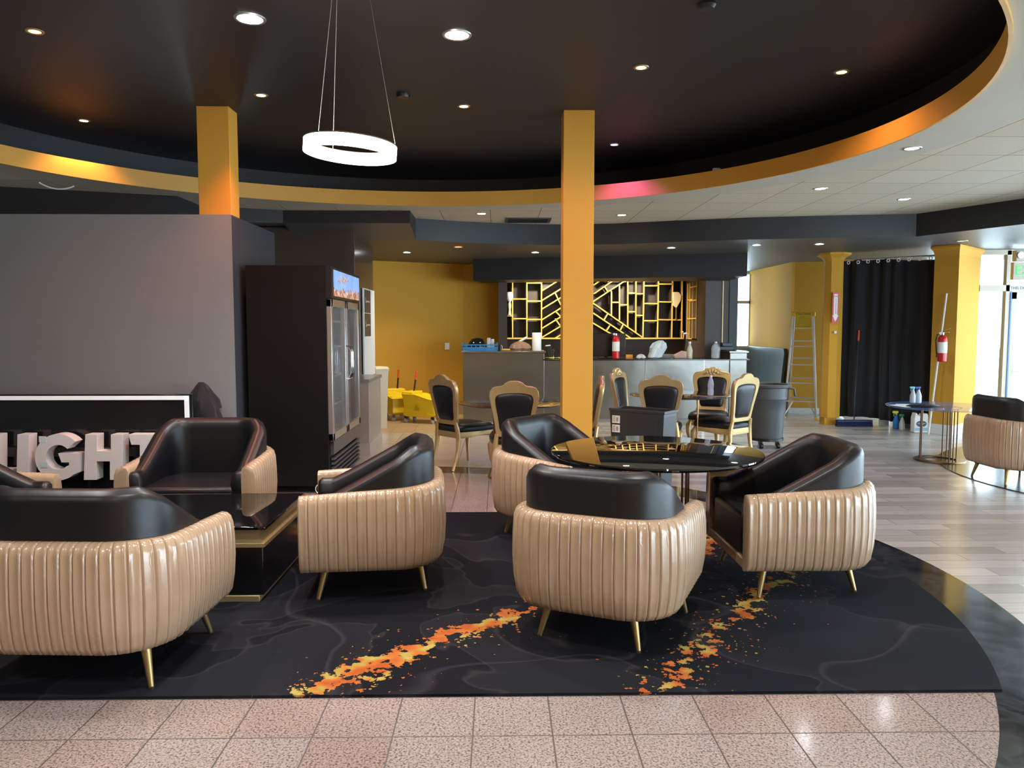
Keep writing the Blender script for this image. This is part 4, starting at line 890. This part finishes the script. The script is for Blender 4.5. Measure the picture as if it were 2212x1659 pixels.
# monitor
t = thing('monitor', 'black monitor on the bar behind the red extinguisher', 'monitor', (bx(1312, 760).x, BY + .12, TL))
x0, x1 = bx(1262, 0, BY + .1).x - bx(1312, 0, BY + .12).x, bx(1355, 0, BY + .1).x - bx(1312, 0, BY + .12).x
MB().box(x0, x1, -.02, .02, .03, .40).build('screen', M('black screen', (.006, .006, .007), .18), t, bevel=.006)
MB().box(-.03, .03, .02, .06, 0, .2).box(-.12, .12, -.06, .10, 0, .012).build('stand', blk_plastic, t, bevel=.003)
def extinguisher(label, loc, rz=0, hose=False, s=1.0):
    t = thing('fire_extinguisher', label, 'fire extinguisher', loc, rz); t.scale = (s, s, s)
    MB().lathe([(.052, 0), (.058, .008), (.058, .30), (.052, .335), (.030, .36), (.018, .368)], n=24).build('cylinder', red, t)
    MB().lathe([(.0595, .12), (.0595, .27)], n=24).build('label_band', M('white label', (.75, .76, .76), .5), t, label='white label')
    m = MB(); m.cyl((0, 0, .365), (0, 0, .40), .016).cyl((-.02, 0, .385), (.02, 0, .385), .014); m.build('valve', chrome, t)
    MB().beam((-.01, 0, .40), (.075, 0, .405), .018, .008).beam((-.01, 0, .42), (.085, 0, .455), .018, .008).build('lever', chrome if hose else blk_plastic, t, bevel=.002)
    MB().cyl((-.03, -.005, .39), (-.032, -.018, .39), .018).build('gauge', white, t)
    if hose: MB().tube([(-.02, 0, .385), (-.07, -.01, .37), (-.085, -.01, .30), (-.075, -.01, .16), (-.066, -.01, .10)], .009, 8).build('hose', blk_plastic, t); MB().cyl((-.066, -.01, .13), (-.064, -.01, .06), .010, .014).build('nozzle', blk_plastic, t)
    return t
extinguisher('red fire extinguisher with white label standing on the bar by the monitor', (bx(1330, 760, BY - .12).x, BY - .14, TL), 0)
o = MB().box(-.055, .055, -.04, .04, 0, .055).build('orange_box', M('orange card', (.80, .33, .03), .5), bevel=.003); o.location = (bx(1361, 765).x, BY + .1, TL); tag(o, 'small orange box right of the black monitor on the bar', 'box')
film = M('white plastic film', (.70, .80, .84), .25, alpha=.8, bump=(16, .7, .02))
crumple('crumpled_wrap', 'small crumpled clear wrap on the bar between orange box and white bag', 'wrap', (bx(1384, 768).x, BY - .05, TL), [(.03, 0), (.07, .01), (.05, .05), (.015, .07)], film, amp=.4)
crumple('plastic_bag', 'white translucent plastic bag leaning upward on the bar worktop', 'bag', (bx(1411, 765).x, BY - .05, TL), [(.06, 0), (.11, .02), (.11, .10), (.125, .17), (.10, .24), (.06, .27), (.03, .29)], film, amp=.28, sy=.7, lean=(.11, 0))
crumple('clear_tray', 'low clear plastic tray on the bar right of the white plastic bag', 'tray', (bx(1452, 768).x, BY + .30, TL), [(.10, 0), (.12, .02), (.13, .05), (.12, .055)], clear, amp=.05, sx=1.5)
m = MB(); m.prism([(-.12, 0), (.10, 0), (.10, .10), (.02, .115), (-.12, .045)], lambda u, v, d: (u, d, v), -.07, .07); o = m.build('pink_box', M('pale pink card', (.72, .50, .46), .6), bevel=.004); o.location = (bx(1476, 765).x, BY + .14, TL); tag(o, 'pale pink slanted carton behind the yellow bottle on the bar', 'box')
def bottle(nm, lb, cat, loc, prof, mat, cap=None, capr=.014, caph=.03, liquid=None, sx=1, sy=1, n=20, parent=None):
    t = thing(nm, lb, cat, loc); MB().lathe(prof, n=n, sx=sx, sy=sy).build('body', mat, t)
    z = prof[-1][1]
    if cap: MB().lathe([(capr, z - .004), (capr, z + caph), (capr * .8, z + caph + .003)], n=14).build('cap', cap, t)
    if liquid: q = [(max(r - .003, .002), max(zz, .003)) for r, zz in prof if zz <= liquid[0]] + [(max([r for r, zz in prof if zz <= liquid[0]][-1] - .003, .002), liquid[0])]; MB().lathe(q, n=n, sx=sx, sy=sy).build('liquid', liquid[1], t)
    return t
bottle('squeeze_bottle', 'white-necked bottle half full of yellow liquid on the bar', 'bottle', (bx(1489, 765, BY - .1).x, BY - .12, TL), [(.042, 0), (.046, .01), (.046, .13), (.032, .18), (.020, .21), (.019, .245)], M('frosted plastic', (.75, .80, .72), .3, alpha=.55), white, .022, .022, (.13, M('yellow liquid', (.75, .62, .02), .3)))
bottle('water_jug_bottle', 'large clear empty bottle on the bar right of the yellow bottle', 'bottle', (bx(1545, 765, BY - .1).x, BY - .12, TL), [(.055, 0), (.068, .012), (.070, .06), (.066, .08), (.070, .10), (.070, .16), (.055, .21), (.028, .245), (.020, .25)], clear, M('pale cap', (.6, .75, .9), .4), .022, .016)
t = thing('till_box', 'dark small till on the raised right end of the bar', 'till', (3.72, 12.55, TB))
MB().box(-.14, .10, -.1, .1, 0, .06).box(-.06, .1, -.02, .1, .06, .12).build('body', M('dark teal grey plastic', (.02, .035, .045), .4), t, bevel=.008)

# ================================================================== SLIM BIN, TRASH CAN, BOARD
t = thing('slim_bin', 'black rectangular slim bin with white labels behind the round black table', 'bin', (1.33, 7.02, 0), R(-39)); hw, hd = .285, .135
m = MB(); m.grid([[(sx * a, sy * b, z) for sx, sy in ((-1, -1), (1, -1), (1, 1), (-1, 1))] for a, b, z in ((hw * .84, hd * .8, 0), (hw * .97, hd * .96, .70), (hw * .97, hd * .96, .73), (hw, hd, .73), (hw, hd, .755), (hw * .93, hd * .86, .755), (hw * .80, hd * .76, .02))], cv=True, cap=True)
m.build('body', M('slim bin plastic', (.030, .034, .040), .38), t, smooth=0, bevel=.004)
m = MB()
for x in (-.20, .20): m.beam((x * .86, -hd * .82, .02), (x, -hd * .965, .69), .05, .012)
m.build('vertical_rib', M('slim bin plastic', (.030, .034, .040), .38), t, smooth=0)
for z in (.655, .57):
    q = MB().box(-.245, -.165, -hd * .965 - .010, -hd * .965 - .004, z - .035, z + .035).build('sticker', white, t, smooth=0, label='white sticker')
    m = MB()
    for k in range(3): m.box(-.238, -.212, -hd * .965 - .012, -hd * .965 - .010, z - .02 + k * .018, z - .012 + k * .018)
    m.box(-.20, -.18, -hd * .965 - .012, -hd * .965 - .010, z - .02, z + .02); m.build('print', M('grey print', (.3, .3, .3), .6), q, smooth=0)
tcn = G(1660, 948); t = thing('trash_can', 'round grey wheeled trash can in front of the stepladder', 'trash can', (3.36, 9.55, 0))
m = MB(); m.lathe([(.19, .13), (.20, .12), (.225, .45), (.235, .60), (.25, .62), (.252, .75), (.27, .765), (.275, .79), (.262, .80), (.25, .795), (.20, .16)], n=36); m.build('barrel', greyplastic, t)
for a in (-20, 160):
    c, s = math.cos(R(a)), math.sin(R(a)); MB().tube([(c * .25 - s * .05, s * .25 + c * .05, .755), (c * .325 - s * .05, s * .325 + c * .05, .74), (c * .335 - s * .05, s * .335 + c * .05, .66), (c * .335 + s * .05, s * .335 - c * .05, .66), (c * .325 + s * .05, s * .325 - c * .05, .74), (c * .25 + s * .05, s * .25 - c * .05, .755)], .013, 8).build('handle', greyplastic, t)
MB().lathe([(.19, .09), (.215, .095), (.215, .125), (.19, .13)], n=32).build('dolly', blk_plastic, t)
for a in range(20, 380, 72):
    c, s = math.cos(R(a)) * .18, math.sin(R(a)) * .18
    MB().cyl((c - .014, s, .035), (c + .014, s, .035), .035, n=18).cyl((c, s, .05), (c, s, .1), .014).build('caster', blk_plastic, t)
t = thing('folded_board', 'large grey-green board leaning against the gold wall behind the trash can', 'board', (4.95, 14.4, 0))
m = MB(); P = [(-.98, 0), (.92, 0), (.98, .06), (.98, 1.06), (.93, 1.13), (-.98, 1.13)]
m.prism(P, lambda u, v, d: (d + .10 * v / 1.13 , -u, v), -.03, .02); m.build('panel', M('grey green laminate', (.075, .095, .085), .3, var=(2, .3)), t, bevel=.006, smooth=0)
m = MB(); m.tube([(-.035, .2, .5), (-.05, .2, .5)], .02, 8); m.build('button', greyplastic, t)

# ================================================================== STEPLADDER
t = thing('stepladder', 'aluminium stepladder with yellow top leaning open by the octagonal pillar', 'stepladder', (4.96, 12.5, 0), R(-24))
rail = M('ladder aluminium', (.55, .56, .57), .35, metal=.85)
TZ = 1.70; fl = [Vector((-.25, -.02, 0)), Vector((.25, -.02, 0))]; ft = [Vector((-.155, .22, TZ)), Vector((.155, .22, TZ))]
rl = [Vector((-.22, .56, 0)), Vector((.22, .56, 0))]; rt_ = [Vector((-.14, .28, TZ)), Vector((.14, .28, TZ))]
for a, b in zip(fl, ft): MB().beam(a, b, .028, .065, up=(0, 1, 0)).build('rail', rail, t, bevel=.003)
for a, b in zip(rl, rt_): MB().beam(a, b, .022, .04, up=(0, 1, 0)).build('rear_rail', rail, t, bevel=.003)
for k in range(1, 6):
    f = k * .30 / TZ; a, b = fl[0].lerp(ft[0], f), fl[1].lerp(ft[1], f); MB().box(a.x, b.x, a.y - .04, a.y + .045, a.z - .022, a.z).build('step', alu, t, bevel=.003)
m = MB()
for f in (.18, .38, .58, .75): a, b = rl[0].lerp(rt_[0], f), rl[1].lerp(rt_[1], f); m.beam(a, b, .018, .025)
m.build('rear_brace', rail, t)
m = MB(); m.beam(fl[0].lerp(ft[0], .03), fl[0].lerp(ft[0], .17) + Vector((.12, 0, 0)), .012, .02); m.beam(fl[1].lerp(ft[1], .03), fl[1].lerp(ft[1], .17) - Vector((.12, 0, 0)), .012, .02); m.build('diagonal_brace', rail, t)
for s in (-1, 1):
    MB().beam((s * .19, .13, 1.15), (s * .185, .37, 1.15), .012, .02).build('spreader', alu, t)
    MB().box(s * .25 - .03, s * .25 + .03, -.06, .03, 0, .03).build('foot', yellow, t, bevel=.004)
MB().box(-.185, .185, .16, .34, TZ - .01, TZ + .055).build('top_cap', yellow, t, bevel=.01, label='yellow top cap')
MB().box(-.12, .12, .165, .175, TZ - .24, TZ - .015, Matrix.Translation((0, 0, 0))).build('warning_plate', M('yellow label', (.70, .52, .02), .5), t, smooth=0, label='yellow label plate')
text_mesh('CAUTION', .05, .0006, blk_plastic, 'lettering', t, Matrix.Translation((0, .155, TZ + .022)) @ FRONT)

# ================================================================== CURTAIN
ca, cb = Vector((5.26, 11.95, 0)), Vector((6.25, 11.0, 0)); dirc = (cb - ca).normalized(); nrm = Vector((-dirc.y, dirc.x, 0)); Lc = (cb - ca).length
t = thing('curtain', 'full-length black curtain on a metal rod between the two right pillars', 'curtain', ca)
m = MB(); rows = []
for i in range(181):
    s = i / 180; off = .035 * math.sin(s * 46 + math.sin(s * 11) * 1.4) + .02 * math.sin(s * 19); row = []
    for j in range(13):
        v = j / 12; z = .10 + .03 * math.sin(s * 5) + (2.50 - .10) * v; p = dirc * (s * Lc) + nrm * (off * (1.15 - .25 * v)) + dirc * (.012 * math.sin(j * .7 + i * .3) * (1 - v)); row.append((p.x, p.y, z))
    rows.append(row)
m.grid(rows); o = m.build('cloth', blk_matte, t, smooth=80); o.modifiers.new('s', 'SOLIDIFY').thickness = .004
MB().cyl(Vector((0, 0, 2.525)) - dirc * .04, Vector((0, 0, 2.525)) + dirc * (Lc + .04), .016).build('rod', chrome, t)
for k in range(10):
    p = dirc * (Lc * (.03 + k * .104)); q = p - nrm * -.0 + Vector((0, 0, 2.49)); 
    c = MB().tube([q + dirc * .02 * math.cos(R(a)) + Vector((0, 0, .022 * math.sin(R(a)))) - nrm * .045 for a in range(0, 360, 30)], .007, 6, True).build('grommet', white, t)

# ================================================================== SMALL THINGS ON THE RIGHT
# extinguisher sign on the octagonal pillar
p = DY(1805, 664, 11.60); t = thing('extinguisher_sign', 'red and white arrow sign reading fire extinguisher on the octagonal pillar', 'sign', (p.x, 11.60, p.z), R(8))
MB().box(-.052, .052, 0, .004, -.23, .23).build('plate', M('sign red', (.62, .02, .03), .4), t, smooth=0)
MB().prism([(-.030, .20), (.030, .20), (.030, -.12), (.048, -.12), (0, -.215), (-.048, -.12), (-.030, -.12)], lambda u, v, d: (u, d, v), -.003, 0).build('arrow', white, t, smooth=0)
sr = M('sign red', (.62, .02, .03), .4)
text_mesh('FIRE', .034, .0006, sr, 'lettering', t, Matrix.Translation((0, -.005, .165)) @ FRONT)
text_mesh('EXTINGUISHER', .034, .0006, sr, 'lettering', t, Matrix.Translation((0, -.005, .015)) @ FRONT @ Matrix.Rotation(R(-90), 4, 'Z'))
p = DY(1805, 718, 11.60); o = MB().box(-.018, .018, -.012, 0, -.02, .02).build('wall_hook', white, bevel=.004); o.location = (p.x, 11.62, p.z); tag(o, 'small white wall hook under the extinguisher sign', 'hook')
# extinguisher hanging on the broad pillar
p = G(2041, 780, 1.02); fy = 10.60
p = DY(2041, 745, fy); n2 = Vector((-.36, -.32, 0)).normalized()
extinguisher('red fire extinguisher hanging on the broad gold pillar', (6.125, 10.515, 1.03), R(-25), True, 1.0)
# white pole leaning there
a = G(2018, 934); b = DY(2051, 634, 10.47); b.x = 6.17; b.y = 10.60
t = tag(MB().cyl((6.06, 10.66, 0.0), (6.20, 10.595, 1.97), .013, n=10).build('mop_pole', whitepaint), 'long white pole leaning against the broad gold pillar', 'pole')
# push broom
a = G(1852, 905); b = Vector((5.47, 11.70, 1.47)); a = Vector((5.40, 11.52, .04))
t = thing('push_broom', 'push broom with dark blue head leaning in front of the curtain', 'broom', (a.x, a.y, 0))
MB().box(-.27, .27, -.04, .04, .07, .10).build('head', M('navy plastic', (.01, .02, .10), .5), t, bevel=.008)
m = MB()
for k in range(30):
    for j in (-.025, 0, .025): x = -.26 + k * .018; m.cyl((x, j, .075), (x * 1.02, j * 1.3, .0), .007, .009, 5)
m.build('bristles', M('navy bristle', (.01, .015, .07), .8), t, smooth=0)
top = Vector((.10, .15, 1.43)); MB().cyl((0, 0, .09), tuple(top), .010, n=10).build('handle', blk_plastic, t); MB().cyl(tuple(top * .90 + Vector((0, 0, .01))), tuple(top * 1.02), .013, n=10).build('grip', M('orange grip', (.75, .08, .02), .4), t, label='orange grip end')
# bottles and jugs on the floor
frost = M('frosted clear plastic', (.62, .64, .62), .3, alpha=.75)
def onfl(px, py): g = G(px, py); return (g.x, g.y, 0)
bottle('gallon_jug', 'clear gallon jug with amber liquid on the floor by the curtain', 'jug', onfl(1910, 920), [(.07, 0), (.078, .01), (.078, .15), (.06, .20), (.028, .25), (.02, .26)], frost, white, .02, .02, (.10, M('amber liquid', (.62, .28, .05), .3)))
def spray(lb, loc, body, head, s=1.0, liquid=None, group=None):
    t = thing('spray_bottle', lb, 'spray bottle', loc); t.scale = (s, s, s)
    if group: t['group'] = group
    MB().lathe([(.036, 0), (.042, .008), (.042, .10), (.032, .14), (.018, .18), (.015, .20)], n=18).build('body', body, t)
    MB().box(-.05, .025, -.012, .012, .215, .245).cyl((0, 0, .195), (0, 0, .225), .016).build('trigger_head', head, t, bevel=.004)
    MB().tube([(-.03, 0, .215), (-.035, 0, .19), (-.03, 0, .17)], .005, 6).build('trigger', head, t)
    if liquid: MB().lathe([(.034, .003), (.0395, .01), (.0395, .07)], n=18).build('liquid', liquid, t)
    return t
spray('blue cleaner spray bottle on the floor right of the gallon jug', onfl(1935, 926), M('cleaner blue', (.03, .20, .60), .35), M('yellow green head', (.6, .7, .05), .4), 1.08)
spray('small clear spray bottle on the floor against the grey bucket', onfl(1948, 929), frost, M('green head', (.03, .25, .10), .4), .95, M('green liquid', (.25, .40, .25), .3))
g = G(1968, 927); t = thing('grey_bucket', 'grey round bucket on the floor behind the white jug', 'bucket', (g.x + .06, g.y + .17, 0))
MB().lathe([(.12, 0), (.125, .02), (.165, .36), (.175, .365), (.175, .385), (.158, .385), (.115, .03)], n=28).build('body', M('mid grey plastic', (.25, .26, .27), .5), t)
MB().tube([(.17 * math.cos(R(a)), -.02 - .05 * math.sin(R(a)), .34 - .10 * math.sin(R(a))) for a in range(0, 181, 15)], .004, 6).build('bail_handle', alu, t)
g = G(1985, 934); t = thing('cleaner_jug', 'white plastic cleaner jug with dark oval label on the floor by the bucket', 'jug', (g.x, g.y, 0))
m = MB(); m.prism([(-.10, 0), (.10, 0), (.10, .24), (.09, .275), (.03, .275), (.0, .25), (-.055, .25), (-.06, .285), (-.085, .285), (-.09, .25), (-.10, .22)], lambda u, v, d: (u, d, v), -.055, .055)
m.build('body', white, t, bevel=.012, seg=3); MB().tube([(.0, 0, .25), (.02, 0, .215), (.06, 0, .21), (.085, 0, .23)], .012, 8).build('handle', white, t)
MB().prism([(.075 * math.cos(R(a)), .13 + .045 * math.sin(R(a))) for a in range(0, 360, 15)], lambda u, v, d: (u, d, v), -.058, -.054).build('oval_label', M('slate print', (.05, .07, .09), .5), t, smooth=0, label='dark oval label')
MB().box(-.09, .09, -.0575, -.054, .03, .075).build('blue_label', M('pale blue print', (.30, .50, .65), .5), t, smooth=0)
m = MB(); m.tube([(-.055, -.0595, .13), (-.035, -.0595, .145), (-.02, -.0595, .125), (0, -.0595, .14), (.02, -.0595, .125), (.04, -.0595, .14), (.055, -.0595, .13)], .004, 5); m.build('script', white, t)
t = thing('white_cloth_heap', 'crumpled white rags on the floor between octagonal pillar and broom', 'rags', (5.42, 12.25, 0))
m = MB(); rnd = random.Random(3)
m.grid([[( r * math.cos(2 * math.pi * k / 16) * rnd.uniform(.8, 1.2), r * .6 * math.sin(2 * math.pi * k / 16) * rnd.uniform(.8, 1.2), z) for k in range(16)] for r, z in ((.12, 0), (.14, .04), (.10, .09), (.03, .13))], cv=True, cap=True); m.build('rags', whitepaint, t)
# on the bluish table
tz = .6205
for i, (px, mt, lb) in enumerate(((1962, M('teal head', (.15, .45, .50), .4), 'spray bottle with teal nozzle at the back of the bluish glass table'), (1974, M('dark blue head', (.03, .06, .30), .4), 'spray bottle with blue and white trigger at the back of the bluish glass table'))):
    g = DY(px, 860, 8.98); spray(lb, (g.x, 8.88, tz), M('cloudy plastic', (.45, .52, .60), .3), mt, .78, None, 'spray bottles on the bluish table')
for i, (px, rz) in enumerate(((1952, 12), (1966, -8))):
    g = DY(px, 876, 8.55); o = MB().box(-.11, .11, -.14, .14, 0, .002).build('paper_sheet', M('paper', (.80, .82, .82), .7), smooth=0); o.location = (g.x, 8.52 + .03 * i, tz + .001 + .0025 * i); o.rotation_euler = (0, 0, R(rz)); tag(o, ('lower' if i == 0 else 'upper') + ' white paper sheet on the bluish glass table', 'paper', 'papers on the bluish table')
g = DY(1996, 874, 8.4); t = thing('folded_pouch', 'flat black pouch on the bluish glass table beside the papers', 'pouch', (g.x, 8.42, tz))
m = MB(); m.grid([[(.17 * k * math.cos(2 * math.pi * a / 20) * (1 + .12 * math.sin(a * 1.7)), .09 * k * math.sin(2 * math.pi * a / 20), z) for a in range(20)] for k, z in ((1, 0), (1.04, .012), (.8, .026), (.3, .032))], cv=True, cap=True); m.build('pouch', blk_plastic, t)
# water bottle on the dining table
g = DY(1535, 850, 8.42); bottle('water_bottle', 'clear plastic water bottle on the right dark glass dining table', 'water bottle', (g.x, 8.42, .751), [(.026, 0), (.032, .008), (.033, .06), (.029, .075), (.033, .09), (.033, .13), (.026, .165), (.014, .195), (.013, .205)], M('bottle plastic', (.70, .82, .95), .08, alpha=.5, spec=.9), white, .015, .014)

# ================================================================== SIGN WITH LETTERS
SYY = 6.32
def SP(px, py, Y=SYY): return DY(px, py, Y)
zt = SP(200, 852).z; xr = SP(415, 852).x; xf = SP(408, 852).x
t = thing('light_sign', 'black sign board with thick white letters reading LIGHT leaning by the grey wall', 'sign', (-3.9, SYY, 0))
MB().box(-6.2, xr, SYY, SYY + .05, .02, zt).build('panel', M('black sign panel', (.012, .013, .016), .12), t, world=True, bevel=.003)
MB().box(-6.2, xf, SYY - .012, SYY, zt - .045, zt - .012).box(xf - .035, xf, SYY - .012, SYY, .06, zt - .012).build('white_border', M('white border strip', (.80, .82, .82), .4, emit=((.9, .95, 1), .12)), t, world=True, smooth=0)
letm = M('white acrylic', (.86, .84, .86), .4)
def ptx(*a): return list(zip(a[::2], a[1::2]))
LET = {
 'L': ptx(-55, 933, -22, 933, -22, 1001, 14, 1001, 8, 1029, -55, 1029),
 'L2': ptx(-2, 933, 23, 933, 23, 1007, 50, 1007, 45, 1029, -2, 1029),
 'I': ptx(62, 933, 87, 933, 85, 1029, 60, 1029),
 'H': ptx(205, 933, 230, 933, 230, 968, 259, 968, 259, 933, 284, 933, 283, 1029, 257, 1029, 257, 990, 229, 990, 229, 1029, 202, 1029),
 'T': ptx(296, 933, 372, 933, 372, 955, 347, 955, 347, 1029, 320, 1029, 320, 955, 302, 955),
}
for k, pl in LET.items():
    if k == 'L': continue
    m = MB(); P2 = [(SP(x, y).x, SP(x, y).z) for x, y in pl]; m.prism(P2, lambda u, v, d: (u, d, v), SYY - .15, SYY - .04)
    m.build('letter', letm, t, world=True, smooth=0, bevel=.002)
# G: arc with bar, built from quads along an arc
gx, gy, ro, ri = 148, 981, 49, 26
mG = MB(); outer = [(gx + ro * 1.0 * math.cos(R(a)), gy - ro * math.sin(R(a))) for a in range(42, 322, 10)]; inner = [(gx + ri * math.cos(R(a)), gy - ri * math.sin(R(a))) for a in range(42, 322, 10)]
pl = outer + [(194, 1012), (194, 973), (148, 973), (155, 992), (171, 992), (171, 998)] + inner[::-1]
mG.prism([(SP(x, y).x, SP(x, y).z) for x, y in pl], lambda u, v, d: (u, d, v), SYY - .15, SYY - .04); o = mG.build('letter', letm, t, world=True, smooth=0)
m = MB(); m.box(SP(-60, 0).x, SP(380, 0).x, SYY - .04, SYY, SP(0, 985).z, SP(0, 965).z); m.build('mounting_rail', blk_plastic, t, world=True, smooth=0)
mm = MB()
for y0, y1 in ((937, 950), (992, 1003)): MB().box(SP(66, 0).x, SP(82, 0).x, SYY - .153, SYY - .1505, SP(0, y1).z, SP(0, y0).z).build('tape_mark', M('clear tape', (.70, .85, .85), .1), t, world=True, smooth=0)
# black cloth bag behind the sign's corner
g = SP(446, 1000, 6.5); t = crumple('black_bag', 'black crumpled cloth bundle behind the right corner of the sign', 'bag', (g.x + .01, 6.545, 0), [(.16, 0), (.16, .3), (.165, .6), (.165, .74), (.155, .82), (.13, .89), (.09, .95), (.05, 1.01), (.02, 1.04)], blk_matte, n=36, amp=.20, sx=.95, sy=.8, lean=(-.045, -.02))
